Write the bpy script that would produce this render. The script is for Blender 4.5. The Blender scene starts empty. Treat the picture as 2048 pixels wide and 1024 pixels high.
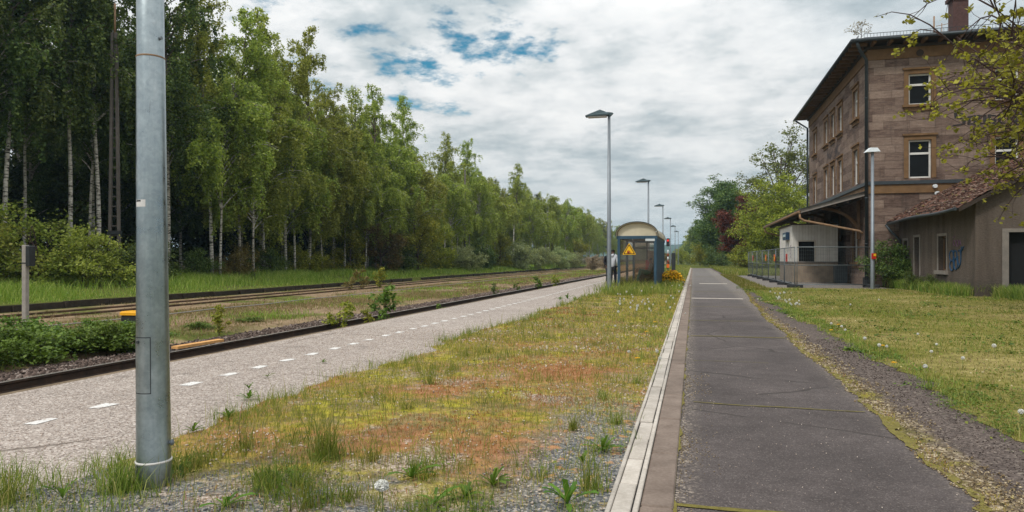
import bpy, bmesh, math, random
import numpy as np
from math import pi, sin, cos, radians
from mathutils import Vector

SC = bpy.context.scene
COL = SC.collection
rnd = random.Random(7)
RNG = np.random.default_rng(11)
TH = math.atan((1387 - 1024) / 1365.0)
CT, ST = cos(TH), sin(TH)
CAMZ = 1.3

def at(px, D):
    """ground position seen at picture column px at camera depth D (metres)"""
    xc = (px - 1024) / 1365.0
    return (D * (xc * CT - ST), D * (xc * ST + CT))

# ------------------------------------------------------------------ helpers
def tag(o, label=None, cat=None, group=None, kind=None):
    if label: o['label'] = label
    if cat: o['category'] = cat
    if group: o['group'] = group
    if kind: o['kind'] = kind
    return o

def empty(name, loc=(0, 0, 0), rz=0.0, label=None, cat=None, group=None):
    o = bpy.data.objects.new(name, None)
    COL.objects.link(o)
    o.location = loc
    o.rotation_euler = (0, 0, rz)
    o.empty_display_size = 0.2
    return tag(o, label, cat, group)

def link(name, me, mat, parent=None):
    o = bpy.data.objects.new(name, me)
    COL.objects.link(o)
    if mat is not None and len(me.materials) == 0:
        me.materials.append(mat)
    if parent is not None:
        o.parent = parent
    return o

def copy_tree(o, parent=None, skip=()):
    c = o.copy()
    COL.objects.link(c)
    c.parent = parent
    for ch in list(o.children):
        if ch.name.split('.')[0] not in skip:
            copy_tree(ch, c)
    return c

def quadmesh(name, V, F, smooth=False):
    me = bpy.data.meshes.new(name)
    V = np.asarray(V, dtype=np.float32)
    F = np.asarray(F, dtype=np.int32)
    me.vertices.add(len(V)); me.vertices.foreach_set('co', V.ravel())
    me.loops.add(F.size); me.loops.foreach_set('vertex_index', F.ravel())
    me.polygons.add(len(F)); me.polygons.foreach_set('loop_start', np.arange(0, F.size, F.shape[1], dtype=np.int32))
    if smooth:
        me.polygons.foreach_set('use_smooth', np.ones(len(F), dtype=bool))
    me.update(calc_edges=True)
    return me

class MB:
    def __init__(self):
        self.v, self.f, self.sm = [], [], []
    def add(self, vs, fs, smooth=False):
        b = len(self.v)
        self.v += [tuple(p) for p in vs]
        self.f += [tuple(i + b for i in q) for q in fs]
        self.sm += [smooth] * len(fs)
        return self
    def box(self, x0, x1, y0, y1, z0, z1):
        vs = [(x, y, z) for z in (z0, z1) for y in (y0, y1) for x in (x0, x1)]
        return self.add(vs, [(0, 2, 3, 1), (4, 5, 7, 6), (0, 1, 5, 4), (1, 3, 7, 5), (3, 2, 6, 7), (2, 0, 4, 6)])
    def cbox(self, x0, x1, y0, y1, z0, z1, b=0.01):
        """box with bevelled vertical edges and top rim"""
        def ring(i, z):
            a0, a1, c0, c1 = x0 + i, x1 - i, y0 + i, y1 - i
            return [(a0 + b, c0, z), (a1 - b, c0, z), (a1, c0 + b, z), (a1, c1 - b, z), (a1 - b, c1, z), (a0 + b, c1, z), (a0, c1 - b, z), (a0, c0 + b, z)]
        vs = ring(0, z0) + ring(0, z1 - b) + ring(b, z1)
        fs = []
        for k in range(2):
            for i in range(8):
                j = (i + 1) % 8
                fs.append((k * 8 + i, k * 8 + j, k * 8 + 8 + j, k * 8 + 8 + i))
        fs.append(tuple(range(16, 24))); fs.append(tuple(range(7, -1, -1)))
        return self.add(vs, fs)
    def bar(self, p, q, w, h=None, up=(0, 0, 1)):
        h = h or w
        p, q = Vector(p), Vector(q)
        d = (q - p).normalized()
        u = Vector(up)
        s = d.cross(u)
        if s.length < 1e-4: s = d.cross(Vector((1, 0, 0)))
        s.normalize(); u = s.cross(d).normalized()
        vs = []
        for c in (p, q):
            for a, b in ((-1, -1), (1, -1), (1, 1), (-1, 1)):
                vs.append(c + s * (a * w / 2) + u * (b * h / 2))
        return self.add(vs, [(0, 3, 2, 1), (4, 5, 6, 7), (0, 1, 5, 4), (1, 2, 6, 5), (2, 3, 7, 6), (3, 0, 4, 7)])
    def tube(self, pts, r, n=8, cap=True, smooth=True):
        pts = [Vector(p) for p in pts]
        rs = r if isinstance(r, (list, tuple)) else [r] * len(pts)
        vs, fs = [], []
        ref = None
        for i, p in enumerate(pts):
            d = (pts[min(i + 1, len(pts) - 1)] - pts[max(i - 1, 0)]).normalized()
            if ref is None:
                ref = Vector((0, 0, 1)) if abs(d.z) < 0.9 else Vector((1, 0, 0))
            s = d.cross(ref)
            if s.length < 1e-5: s = d.cross(Vector((0, 1, 0)))
            s.normalize(); u = s.cross(d); ref = u
            for k in range(n):
                a = 2 * pi * k / n
                vs.append(p + s * (cos(a) * rs[i]) + u * (sin(a) * rs[i]))
        for i in range(len(pts) - 1):
            for k in range(n):
                k2 = (k + 1) % n
                fs.append((i * n + k, i * n + k2, (i + 1) * n + k2, (i + 1) * n + k))
        self.add(vs, fs, smooth)
        if cap:
            b = len(self.v) - len(vs)
            self.f.append(tuple(b + k for k in range(n - 1, -1, -1))); self.sm.append(False)
            self.f.append(tuple(b + (len(pts) - 1) * n + k for k in range(n))); self.sm.append(False)
        return self
    def lathe(self, prof, n=24, c=(0, 0), smooth=True):
        vs, fs = [], []
        for r, z in prof:
            for k in range(n):
                a = 2 * pi * k / n
                vs.append((c[0] + r * cos(a), c[1] + r * sin(a), z))
        for i in range(len(prof) - 1):
            for k in range(n):
                k2 = (k + 1) % n
                fs.append((i * n + k, i * n + k2, (i + 1) * n + k2, (i + 1) * n + k))
        fs.append(tuple((len(prof) - 1) * n + k for k in range(n)))
        return self.add(vs, fs, smooth)
    def prism(self, poly, axis, a, b):
        """poly: 2-D outline; axis 'x' -> (y,z), 'y' -> (x,z), 'z' -> (x,y); extruded from a to b"""
        def mk(p, t):
            return {'x': (t, p[0], p[1]), 'y': (p[0], t, p[1]), 'z': (p[0], p[1], t)}[axis]
        n = len(poly)
        vs = [mk(p, a) for p in poly] + [mk(p, b) for p in poly]
        fs = [tuple(range(n - 1, -1, -1)), tuple(range(n, 2 * n))]
        fs += [(i, (i + 1) % n, n + (i + 1) % n, n + i) for i in range(n)]
        return self.add(vs, fs)
    def build(self, name, mat, parent=None, local=False):
        off = Vector((0, 0, 0))
        if parent is not None and not local:
            p = parent
            while p is not None:
                off += p.location; p = p.parent
        me = bpy.data.meshes.new(name)
        me.from_pydata([(x - off.x, y - off.y, z - off.z) for x, y, z in self.v], [], self.f)
        me.polygons.foreach_set('use_smooth', self.sm)
        bm = bmesh.new(); bm.from_mesh(me)
        bmesh.ops.recalc_face_normals(bm, faces=bm.faces)
        bm.to_mesh(me); bm.free()
        me.update()
        return link(name, me, mat, parent)

# ------------------------------------------------------------------ materials
class NT:
    def __init__(self, name):
        self.m = bpy.data.materials.new(name)
        self.m.use_nodes = True
        self.t = self.m.node_tree
        self.t.nodes.clear()
        self.out = self.t.nodes.new('ShaderNodeOutputMaterial')
    def n(self, typ, **kw):
        nd = self.t.nodes.new(typ)
        for k, v in kw.items(): setattr(nd, k, v)
        return nd
    def set(self, sock, v):
        if hasattr(v, 'is_output'): self.t.links.new(v, sock)
        elif isinstance(v, (tuple, list)):
            sock.default_value = tuple(v) + (1.0,) if len(v) == 3 and len(sock.default_value) == 4 else tuple(v)
        else: sock.default_value = v
    def pos(self): return self.n('ShaderNodeNewGeometry').outputs['Position']
    def obj(self): return self.n('ShaderNodeTexCoord').outputs['Object']
    def island(self): return self.n('ShaderNodeNewGeometry').outputs['Random Per Island']
    def orand(self): return self.n('ShaderNodeObjectInfo').outputs['Random']
    def sep(self, v):
        s = self.n('ShaderNodeSeparateXYZ'); self.set(s.inputs[0], v); return s.outputs
    def comb(self, x, y, z):
        s = self.n('ShaderNodeCombineXYZ')
        for i, a in enumerate((x, y, z)): self.set(s.inputs[i], a)
        return s.outputs[0]
    def mapping(self, v, scale=(1, 1, 1), rot=(0, 0, 0)):
        s = self.n('ShaderNodeMapping'); self.set(s.inputs['Vector'], v)
        s.inputs['Scale'].default_value = scale; s.inputs['Rotation'].default_value = rot
        return s.outputs[0]
    def noise(self, v, scale, detail=3, rough=0.55, dist=0.0, col=False):
        s = self.n('ShaderNodeTexNoise'); self.set(s.inputs['Vector'], v)
        s.inputs['Scale'].default_value = scale; s.inputs['Detail'].default_value = detail
        s.inputs['Roughness'].default_value = rough; s.inputs['Distortion'].default_value = dist
        return s.outputs['Color' if col else 'Fac']
    def voro(self, v, scale, feature='F1', out='Distance'):
        s = self.n('ShaderNodeTexVoronoi', feature=feature); self.set(s.inputs['Vector'], v)
        s.inputs['Scale'].default_value = scale
        return s.outputs[out]
    def ramp(self, fac, stops, interp='LINEAR'):
        s = self.n('ShaderNodeValToRGB'); self.set(s.inputs[0], fac)
        cr = s.color_ramp; cr.interpolation = interp
        while len(cr.elements) < len(stops): cr.elements.new(0.5)
        for e, (p, c) in zip(cr.elements, stops):
            e.position = p
            e.color = (c, c, c, 1) if isinstance(c, (int, float)) else tuple(c) + (1,)
        return s.outputs[0]
    def mix(self, fac, a, b, mode='MIX'):
        s = self.n('ShaderNodeMix', data_type='RGBA', blend_type=mode)
        self.set(s.inputs[0], fac); self.set(s.inputs[6], a); self.set(s.inputs[7], b)
        return s.outputs[2]
    def math(self, op, a, b=0.0, clamp=False):
        s = self.n('ShaderNodeMath', operation=op, use_clamp=clamp)
        self.set(s.inputs[0], a); self.set(s.inputs[1], b); return s.outputs[0]
    def step(self, v, a, b):
        s = self.n('ShaderNodeMapRange', interpolation_type='SMOOTHSTEP'); self.set(s.inputs[0], v)
        s.inputs[1].default_value = a; s.inputs[2].default_value = b
        return s.outputs[0]
    def bump(self, h, strength=0.3, dist=0.01, normal=None):
        s = self.n('ShaderNodeBump'); self.set(s.inputs['Height'], h)
        s.inputs['Strength'].default_value = strength; s.inputs['Distance'].default_value = dist
        if normal is not None: self.set(s.inputs['Normal'], normal)
        return s.outputs[0]
    def pbr(self, color, rough=0.8, metal=0.0, normal=None, spec=0.3, emit=None, estr=0.0):
        p = self.n('ShaderNodeBsdfPrincipled')
        self.set(p.inputs['Base Color'], color); self.set(p.inputs['Roughness'], rough)
        self.set(p.inputs['Metallic'], metal); p.inputs['Specular IOR Level'].default_value = spec
        if normal is not None: self.set(p.inputs['Normal'], normal)
        if emit is not None:
            self.set(p.inputs['Emission Color'], emit); p.inputs['Emission Strength'].default_value = estr
        self.t.links.new(p.outputs[0], self.out.inputs[0])
        return self.m

def leaf_mat(name, stops, trans=0.35, bright=1.0):
    t = NT(name)
    r = t.island()
    base = t.ramp(r, stops)
    o = t.orand()
    hsv = t.n('ShaderNodeHueSaturation')
    t.set(hsv.inputs['Hue'], t.math('ADD', t.math('MULTIPLY', o, 0.035), 0.4825))
    t.set(hsv.inputs['Value'], t.math('ADD', t.math('MULTIPLY', o, 0.3), 0.85 * bright))
    t.set(hsv.inputs['Color'], base)
    d = t.n('ShaderNodeBsdfPrincipled'); t.set(d.inputs['Base Color'], hsv.outputs[0])
    d.inputs['Roughness'].default_value = 0.55; d.inputs['Specular IOR Level'].default_value = 0.25
    tr = t.n('ShaderNodeBsdfTranslucent')
    t.set(tr.inputs[0], t.mix(0.5, hsv.outputs[0], (1.0, 1.0, 0.35), 'MULTIPLY'))
    mx = t.n('ShaderNodeMixShader'); mx.inputs[0].default_value = trans
    t.t.links.new(d.outputs[0], mx.inputs[1]); t.t.links.new(tr.outputs[0], mx.inputs[2])
    t.t.links.new(mx.outputs[0], t.out.inputs[0])
    return t.m

def plain(name, col, rough=0.6, metal=0.0, var=0.15, scale=6.0, bump=0.1, spec=0.3):
    t = NT(name)
    p = t.obj()
    nz = t.noise(p, scale, 5)
    nz2 = t.noise(p, scale * 9, 3)
    lo = tuple(c * (1 - var) for c in col); hi = tuple(min(1, c * (1 + var)) for c in col)
    c = t.ramp(t.math('ADD', t.math('MULTIPLY', nz, 0.65), t.math('MULTIPLY', nz2, 0.35)), [(0.3, lo), (0.7, hi)])
    return t.pbr(c, rough, metal, t.bump(nz2, bump, 0.01), spec)

M = {}
# --- leaves / grass
M['birch_leaf'] = leaf_mat('birch_leaf', [(0, (0.155, 0.20, 0.035)), (0.6, (0.32, 0.375, 0.07)), (1, (0.49, 0.51, 0.13))], 0.47, 1.12)
M['maple_leaf'] = leaf_mat('maple_leaf', [(0, (0.15, 0.185, 0.025)), (0.6, (0.30, 0.325, 0.045)), (1, (0.48, 0.46, 0.07))], 0.45)
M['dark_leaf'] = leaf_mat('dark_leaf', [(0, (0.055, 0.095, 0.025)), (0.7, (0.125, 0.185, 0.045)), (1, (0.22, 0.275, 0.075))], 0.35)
M['shade_leaf'] = leaf_mat('shade_leaf', [(0, (0.025, 0.04, 0.012)), (0.7, (0.05, 0.075, 0.02)), (1, (0.10, 0.12, 0.03))], 0.25)  # darkened leaf copy, the shade inside the wood put into its colour
M['red_leaf'] = leaf_mat('red_leaf', [(0, (0.07, 0.016, 0.018)), (1, (0.22, 0.045, 0.035))], 0.3)
M['bud_leaf'] = leaf_mat('bud_leaf', [(0, (0.15, 0.14, 0.02)), (0.6, (0.30, 0.28, 0.035)), (1, (0.46, 0.42, 0.06))], 0.4)
M['weed_green'] = leaf_mat('weed_green', [(0, (0.05, 0.10, 0.012)), (0.7, (0.14, 0.21, 0.025)), (1, (0.30, 0.31, 0.06))], 0.35)
M['clover'] = leaf_mat('clover', [(0, (0.05, 0.10, 0.012)), (0.6, (0.12, 0.19, 0.025)), (1, (0.24, 0.26, 0.05))], 0.3)
M['litter'] = leaf_mat('litter', [(0, (0.10, 0.065, 0.035)), (0.5, (0.28, 0.19, 0.09)), (0.8, (0.42, 0.36, 0.12)), (1, (0.60, 0.50, 0.36))], 0.15)
M['sparse_leaf'] = leaf_mat('sparse_leaf', [(0, (0.10, 0.13, 0.03)), (1, (0.26, 0.30, 0.08))], 0.4)
M['willow_leaf'] = leaf_mat('willow_leaf', [(0, (0.19, 0.23, 0.09)), (1, (0.42, 0.46, 0.22))], 0.35)
M['bronze_leaf'] = leaf_mat('bronze_leaf', [(0, (0.14, 0.10, 0.04)), (1, (0.28, 0.22, 0.07))], 0.4)
M['bramble_leaf'] = leaf_mat('bramble_leaf', [(0, (0.055, 0.11, 0.015)), (1, (0.18, 0.28, 0.045))], 0.3)
M['dry_twig'] = leaf_mat('dry_twig', [(0, (0.16, 0.11, 0.07)), (1, (0.36, 0.28, 0.2))], 0.1)
M['grass_green'] = leaf_mat('grass_green', [(0, (0.10, 0.16, 0.025)), (0.5, (0.20, 0.27, 0.04)), (0.8, (0.33, 0.35, 0.08)), (1, (0.48, 0.42, 0.18))], 0.35)
M['grass_lawn'] = leaf_mat('grass_lawn', [(0, (0.10, 0.14, 0.02)), (0.5, (0.20, 0.23, 0.035)), (0.82, (0.32, 0.29, 0.08)), (1, (0.46, 0.36, 0.18))], 0.35)
M['grass_moss'] = leaf_mat('grass_moss', [(0, (0.17, 0.19, 0.025)), (0.45, (0.36, 0.34, 0.04)), (0.75, (0.48, 0.39, 0.08)), (0.92, (0.48, 0.27, 0.11)), (1, (0.55, 0.43, 0.22))], 0.3)
M['grass_rust'] = leaf_mat('grass_rust', [(0, (0.26, 0.10, 0.035)), (0.6, (0.46, 0.21, 0.08)), (1, (0.58, 0.38, 0.2))], 0.25)
M['grass_dry'] = leaf_mat('grass_dry', [(0, (0.13, 0.15, 0.035)), (0.5, (0.26, 0.22, 0.08)), (0.8, (0.36, 0.26, 0.14)), (1, (0.42, 0.31, 0.19))], 0.3)
M['grass_tall'] = leaf_mat('grass_tall', [(0, (0.13, 0.21, 0.025)), (0.6, (0.26, 0.36, 0.05)), (1, (0.44, 0.46, 0.13))], 0.42)
M['weed_leaf'] = leaf_mat('weed_leaf', [(0, (0.06, 0.13, 0.015)), (1, (0.16, 0.26, 0.03))], 0.35)
M['flower_yellow'] = plain('flower_yellow', (0.88, 0.52, 0.01), 0.6, 0, 0.1)
M['flower_white'] = plain('flower_white', (0.72, 0.72, 0.68), 0.9, 0, 0.06)
M['stem_green'] = plain('stem_green', (0.13, 0.17, 0.05), 0.7)

def bark_birch():
    t = NT('birch_bark'); p = t.obj()
    z = t.sep(p)[2]
    bands = t.noise(t.mapping(p, (2.0, 2.0, 9.0)), 1.6, 4, 0.6)
    big = t.noise(p, 0.7, 3)
    c = t.ramp(bands, [(0.40, (0.05, 0.042, 0.035)), (0.47, (0.40, 0.37, 0.32)), (0.7, (0.66, 0.63, 0.57))])
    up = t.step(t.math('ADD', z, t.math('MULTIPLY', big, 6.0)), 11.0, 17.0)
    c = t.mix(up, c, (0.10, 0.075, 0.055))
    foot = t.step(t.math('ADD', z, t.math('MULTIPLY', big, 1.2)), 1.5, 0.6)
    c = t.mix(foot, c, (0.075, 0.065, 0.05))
    return t.pbr(c, 0.8, 0, t.bump(bands, 0.3, 0.02))
M['birch_bark'] = bark_birch()
M['bark'] = plain('bark', (0.085, 0.065, 0.05), 0.9, 0, 0.4, 8, 0.6)
M['twig_bark'] = plain('twig_bark', (0.06, 0.035, 0.03), 0.9, 0, 0.3, 8, 0.3)

def galvanised():
    t = NT('galvanised_steel'); p = t.obj()
    streak = t.noise(t.mapping(p, (14, 14, 1.0)), 1.0, 5, 0.6)
    blot = t.noise(p, 9.0, 5, 0.65)
    sp = t.voro(p, 55.0, out='Color')
    v = t.math('ADD', t.math('MULTIPLY', streak, 0.5), t.math('MULTIPLY', blot, 0.5))
    zz = t.sep(p)[2]
    c = t.ramp(v, [(0.3, (0.20, 0.245, 0.27)), (0.55, (0.35, 0.40, 0.42)), (0.75, (0.52, 0.56, 0.57))])
    c = t.mix(0.16, c, t.ramp(t.sep(sp)[0], [(0, 0.3), (1, 0.7)]), 'OVERLAY')
    dirt = t.step(t.math('ADD', zz, t.math('MULTIPLY', t.noise(p, 22, 5, 0.7), 0.25)), 0.34, 0.10)
    c = t.mix(t.math('MULTIPLY', dirt, 0.55), c, (0.09, 0.08, 0.065))
    scr = t.step(t.noise(t.mapping(p, (60, 60, 4)), 1.0, 4, 0.6), 0.66, 0.72)
    c = t.mix(t.math('MULTIPLY', scr, 0.3), c, (0.12, 0.13, 0.135))
    r = t.ramp(blot, [(0.3, 0.24), (0.7, 0.42)])
    return t.pbr(c, r, 0.9, t.bump(blot, 0.06, 0.01), 0.5)
M['galv'] = galvanised()
M['fence_steel'] = plain('fence_steel', (0.15, 0.17, 0.18), 0.5, 0.4, 0.15)
M['galv_far'] = plain('galv_paint', (0.21, 0.235, 0.26), 0.5, 0.5, 0.12)
M['lamp_head'] = plain('lamp_head', (0.075, 0.11, 0.125), 0.5, 0.1, 0.15)
M['lamp_white'] = plain('lamp_white', (0.62, 0.66, 0.68), 0.4, 0.0, 0.08)
M['lamp_glass'] = plain('lamp_glass', (0.45, 0.42, 0.40), 0.25, 0.0, 0.05)
M['dark_metal'] = plain('dark_metal', (0.045, 0.05, 0.055), 0.55, 0.3, 0.25)
M['pipe_slate'] = plain('pipe_slate', (0.05, 0.06, 0.068), 0.5, 0.3, 0.2)
M['pipe_rust'] = plain('pipe_rust', (0.27, 0.17, 0.10), 0.75, 0.1, 0.35, 9)
M['mast_steel'] = plain('mast_steel', (0.11, 0.095, 0.085), 0.8, 0.1, 0.3, 6, 0.2)
M['concrete_post'] = plain('concrete_post', (0.30, 0.275, 0.25), 0.9, 0, 0.2, 10, 0.3)
M['black_box'] = plain('black_box', (0.022, 0.024, 0.026), 0.6, 0, 0.2)
M['yellow_cap'] = plain('yellow_cap', (0.75, 0.36, 0.01), 0.5, 0, 0.08)
M['orange_board'] = plain('orange_board', (0.62, 0.33, 0.12), 0.75, 0, 0.2, 14)
def worn_paint():
    t = NT('white_paint'); p = t.pos()
    n = t.noise(p, 9, 6, 0.7); isl = t.island()
    wear = t.step(t.math('ADD', n, t.math('MULTIPLY', isl, 0.16)), 0.64, 0.74)
    c = t.mix(wear, t.ramp(t.noise(p, 50, 3), [(0.3, (0.58, 0.56, 0.54)), (0.7, (0.78, 0.77, 0.75))]), (0.40, 0.335, 0.295))
    return t.pbr(c, 0.85, 0, t.bump(n, 0.3, 0.005), 0.2)
M['white_paint'] = worn_paint()
M['white_sash'] = plain('white_sash', (0.62, 0.61, 0.58), 0.6, 0, 0.12)
M['blue_steel'] = plain('blue_steel', (0.04, 0.085, 0.13), 0.45, 0.1, 0.25, 3, 0.05)
M['roof_cream'] = plain('roof_cream', (0.58, 0.52, 0.39), 0.5, 0, 0.1, 4)
M['sign_yellow'] = plain('sign_yellow', (0.80, 0.46, 0.01), 0.5, 0, 0.05)
M['sign_brown'] = plain('sign_brown', (0.06, 0.022, 0.012), 0.5, 0, 0.1)
M['sign_maroon'] = plain('sign_maroon', (0.22, 0.025, 0.015), 0.5, 0, 0.1)
M['sign_red'] = plain('sign_red', (0.50, 0.03, 0.02), 0.5, 0, 0.1)
M['sign_orange'] = plain('sign_orange', (0.70, 0.14, 0.02), 0.5, 0, 0.1)
M['sign_navy'] = plain('sign_navy', (0.018, 0.045, 0.09), 0.4, 0, 0.1)
M['sign_pale'] = plain('sign_pale', (0.5, 0.6, 0.62), 0.5, 0, 0.05)
M['sticker'] = plain('sticker', (0.62, 0.60, 0.58), 0.5, 0, 0.1)
M['rubber'] = plain('rubber', (0.03, 0.03, 0.032), 0.85, 0, 0.2)
M['panel_grey'] = plain('panel_grey', (0.58, 0.52, 0.44), 0.6, 0, 0.12)
M['wood_dark'] = plain('wood_dark', (0.05, 0.036, 0.028), 0.85, 0, 0.3, 5, 0.2)
M['brown_wood'] = plain('brown_wood', (0.17, 0.10, 0.055), 0.8, 0, 0.25, 5, 0.2)
M['fascia'] = plain('fascia', (0.22, 0.195, 0.175), 0.85, 0, 0.25, 4, 0.2)
M['void'] = plain('dark_room', (0.012, 0.012, 0.013), 0.9, 0, 0.2)  # near-black, the dark of unlit interiors put into the colour
M['surround'] = plain('brown_sandstone', (0.165, 0.095, 0.045), 0.9, 0, 0.3, 3.5, 0.3)
M['moss_joint'] = plain('moss_joint', (0.17, 0.145, 0.035), 1.0, 0, 0.4, 20, 0.6)
M['soot'] = plain('soot_paint', (0.035, 0.03, 0.03), 0.9, 0, 0.3)
M['graffiti'] = plain('graffiti_blue', (0.02, 0.065, 0.14), 0.8, 0, 0.2)
M['graffiti2'] = plain('graffiti_violet', (0.20, 0.10, 0.19), 0.8, 0, 0.2)
M['skin'] = plain('skin', (0.34, 0.19, 0.13), 0.6, 0, 0.06)
M['skin_dark'] = plain('skin_dark', (0.10, 0.055, 0.038), 0.6, 0, 0.06)
M['hair_black'] = plain('hair_black', (0.012, 0.010, 0.010), 0.7, 0, 0.2, 30, 0.5)
M['hair_brown'] = plain('hair_brown', (0.035, 0.02, 0.012), 0.7, 0, 0.2, 30, 0.5)
M['cloth_grey'] = plain('cloth_grey', (0.50, 0.53, 0.58), 0.95, 0, 0.12, 12, 0.3)
M['cloth_black'] = plain('cloth_black', (0.018, 0.019, 0.024), 0.95, 0, 0.2, 12, 0.3)
M['cloth_teal'] = plain('cloth_teal', (0.04, 0.20, 0.23), 0.95, 0, 0.2, 12, 0.3)
M['cloth_dim'] = plain('cloth_dim', (0.22, 0.21, 0.22), 0.95, 0, 0.2, 12, 0.3)
M['shoe'] = plain('shoe', (0.30, 0.16, 0.15), 0.8, 0, 0.2)

def glass(name, tint, gl=0.06):
    t = NT(name)
    tr = t.n('ShaderNodeBsdfTransparent'); t.set(tr.inputs[0], tint)
    g = t.n('ShaderNodeBsdfGlossy'); g.inputs['Roughness'].default_value = 0.05
    df = t.n('ShaderNodeBsdfDiffuse'); t.set(df.inputs[0], (0.35, 0.3, 0.26))
    a = t.n('ShaderNodeMixShader'); 
    dirt = t.ramp(t.noise(t.obj(), 2.5, 6), [(0.4, 0.02), (0.75, 0.10)])
    t.set(a.inputs[0], dirt)
    t.t.links.new(tr.outputs[0], a.inputs[1]); t.t.links.new(df.outputs[0], a.inputs[2])
    b = t.n('ShaderNodeMixShader'); b.inputs[0].default_value = gl
    t.t.links.new(a.outputs[0], b.inputs[1]); t.t.links.new(g.outputs[0], b.inputs[2])
    t.t.links.new(b.outputs[0], t.out.inputs[0])
    return t.m
M['glass'] = glass('shelter_glass', (0.74, 0.67, 0.59), 0.04)
def pane_mat():
    t = NT('dark_pane')
    nz = t.noise(t.obj(), 0.8, 3)
    return t.pbr((0.010, 0.011, 0.012), 0.15, 0, t.bump(nz, 0.08, 0.02), 0.08)
M['pane'] = pane_mat()

def stone(name, axis, tint=(1, 1, 1)):
    t = NT(name); p = t.pos(); s = t.sep(p)
    u = s[0] if axis == 'x' else s[1]
    warp = t.noise(p, 0.35, 2)
    uv = t.comb(t.math('ADD', u, t.math('MULTIPLY', warp, 0.3)), s[2], 0.0)
    b = t.n('ShaderNodeTexBrick'); t.set(b.inputs['Vector'], uv)
    b.offset = 0.43; b.squash = 1.35; b.squash_frequency = 3
    b.inputs['Scale'].default_value = 1.0
    b.inputs['Mortar Size'].default_value = 0.009; b.inputs['Mortar Smooth'].default_value = 0.3
    b.inputs['Brick Width'].default_value = 1.05; b.inputs['Row Height'].default_value = 0.375
    b.inputs['Bias'].default_value = -0.1
    b.inputs['Color1'].default_value = (0, 0, 0, 1); b.inputs['Color2'].default_value = (1, 1, 1, 1)
    b.inputs['Mortar'].default_value = (0.5, 0.5, 0.5, 1)
    grain = t.noise(t.mapping(p, (1.3, 1.3, 7.0)), 2.2, 6, 0.65)
    fine = t.noise(p, 22, 4, 0.6)
    big = t.noise(p, 0.55, 4, 0.6)
    v = t.math('ADD', t.math('MULTIPLY', b.outputs['Color'], 0.24), t.math('ADD', t.math('MULTIPLY', grain, 0.54), t.math('MULTIPLY', big, 0.22)))
    c = t.ramp(v, [(0.30, (0.085, 0.055, 0.045)), (0.44, (0.19, 0.135, 0.11)), (0.58, (0.28, 0.21, 0.17)), (0.75, (0.39, 0.30, 0.24))])
    c = t.mix(0.35, c, t.ramp(fine, [(0.35, 0.35), (0.65, 0.65)]), 'OVERLAY')
    c = t.mix(t.math('MULTIPLY', b.outputs['Fac'], 0.6), c, (0.10, 0.072, 0.058))
    soot = t.step(t.noise(t.mapping(p, (1, 1, 0.6)), 0.5, 5, 0.65), 0.58, 0.75)
    c = t.mix(t.math('MULTIPLY', soot, 0.55), c, (0.06, 0.05, 0.048))
    if axis == 'y':   # the blackened patch left by an old painted name
        g = t.math('MULTIPLY', t.math('MULTIPLY', t.step(s[1], 42.2, 43.0), t.step(s[1], 47.6, 46.8)), t.math('MULTIPLY', t.step(s[2], 7.15, 7.5), t.step(s[2], 8.3, 7.9)))
        g = t.math('MULTIPLY', g, t.step(t.noise(p, 2.3, 4), 0.42, 0.6))
        c = t.mix(t.math('MULTIPLY', g, 0.8), c, (0.05, 0.045, 0.05))
    run = t.step(t.noise(t.mapping(p, (3.0, 3.0, 0.22)), 1.0, 5, 0.65), 0.54, 0.70)
    c = t.mix(t.math('MULTIPLY', run, 0.45), c, (0.055, 0.045, 0.04))
    c = t.mix(1.0, c, (0.83, 0.81, 0.80), 'MULTIPLY')
    h = t.math('ADD', t.math('MULTIPLY', b.outputs['Fac'], -0.8), t.math('ADD', t.math('MULTIPLY', grain, 0.35), t.math('MULTIPLY', fine, 0.25)))
    return t.pbr(c, 0.92, 0, t.bump(h, 0.7, 0.025), 0.2)
M['stone_end'] = stone('sandstone_end', 'x')
M['stone_side'] = stone('sandstone_side', 'y')

def render_wall():
    t = NT('grey_render'); p = t.pos(); s = t.sep(p)
    rough = t.noise(t.mapping(p, (1, 1, 1.8)), 14, 6, 0.7)
    streak = t.noise(t.mapping(p, (2.2, 2.2, 0.25)), 1.0, 5, 0.6)
    v = t.math('ADD', t.math('MULTIPLY', rough, 0.45), t.math('MULTIPLY', streak, 0.55))
    c = t.ramp(v, [(0.3, (0.062, 0.048, 0.040)), (0.5, (0.12, 0.096, 0.081)), (0.7, (0.185, 0.152, 0.128))])
    wet = t.step(t.math('ADD', s[2], t.math('MULTIPLY', streak, 0.7)), 1.1, 0.55)
    c = t.mix(t.math('MULTIPLY', wet, 0.45), c, (0.06, 0.055, 0.045))
    return t.pbr(c, 0.95, 0, t.bump(rough, 0.8, 0.03), 0.15)
M['render_wall'] = render_wall()

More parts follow.
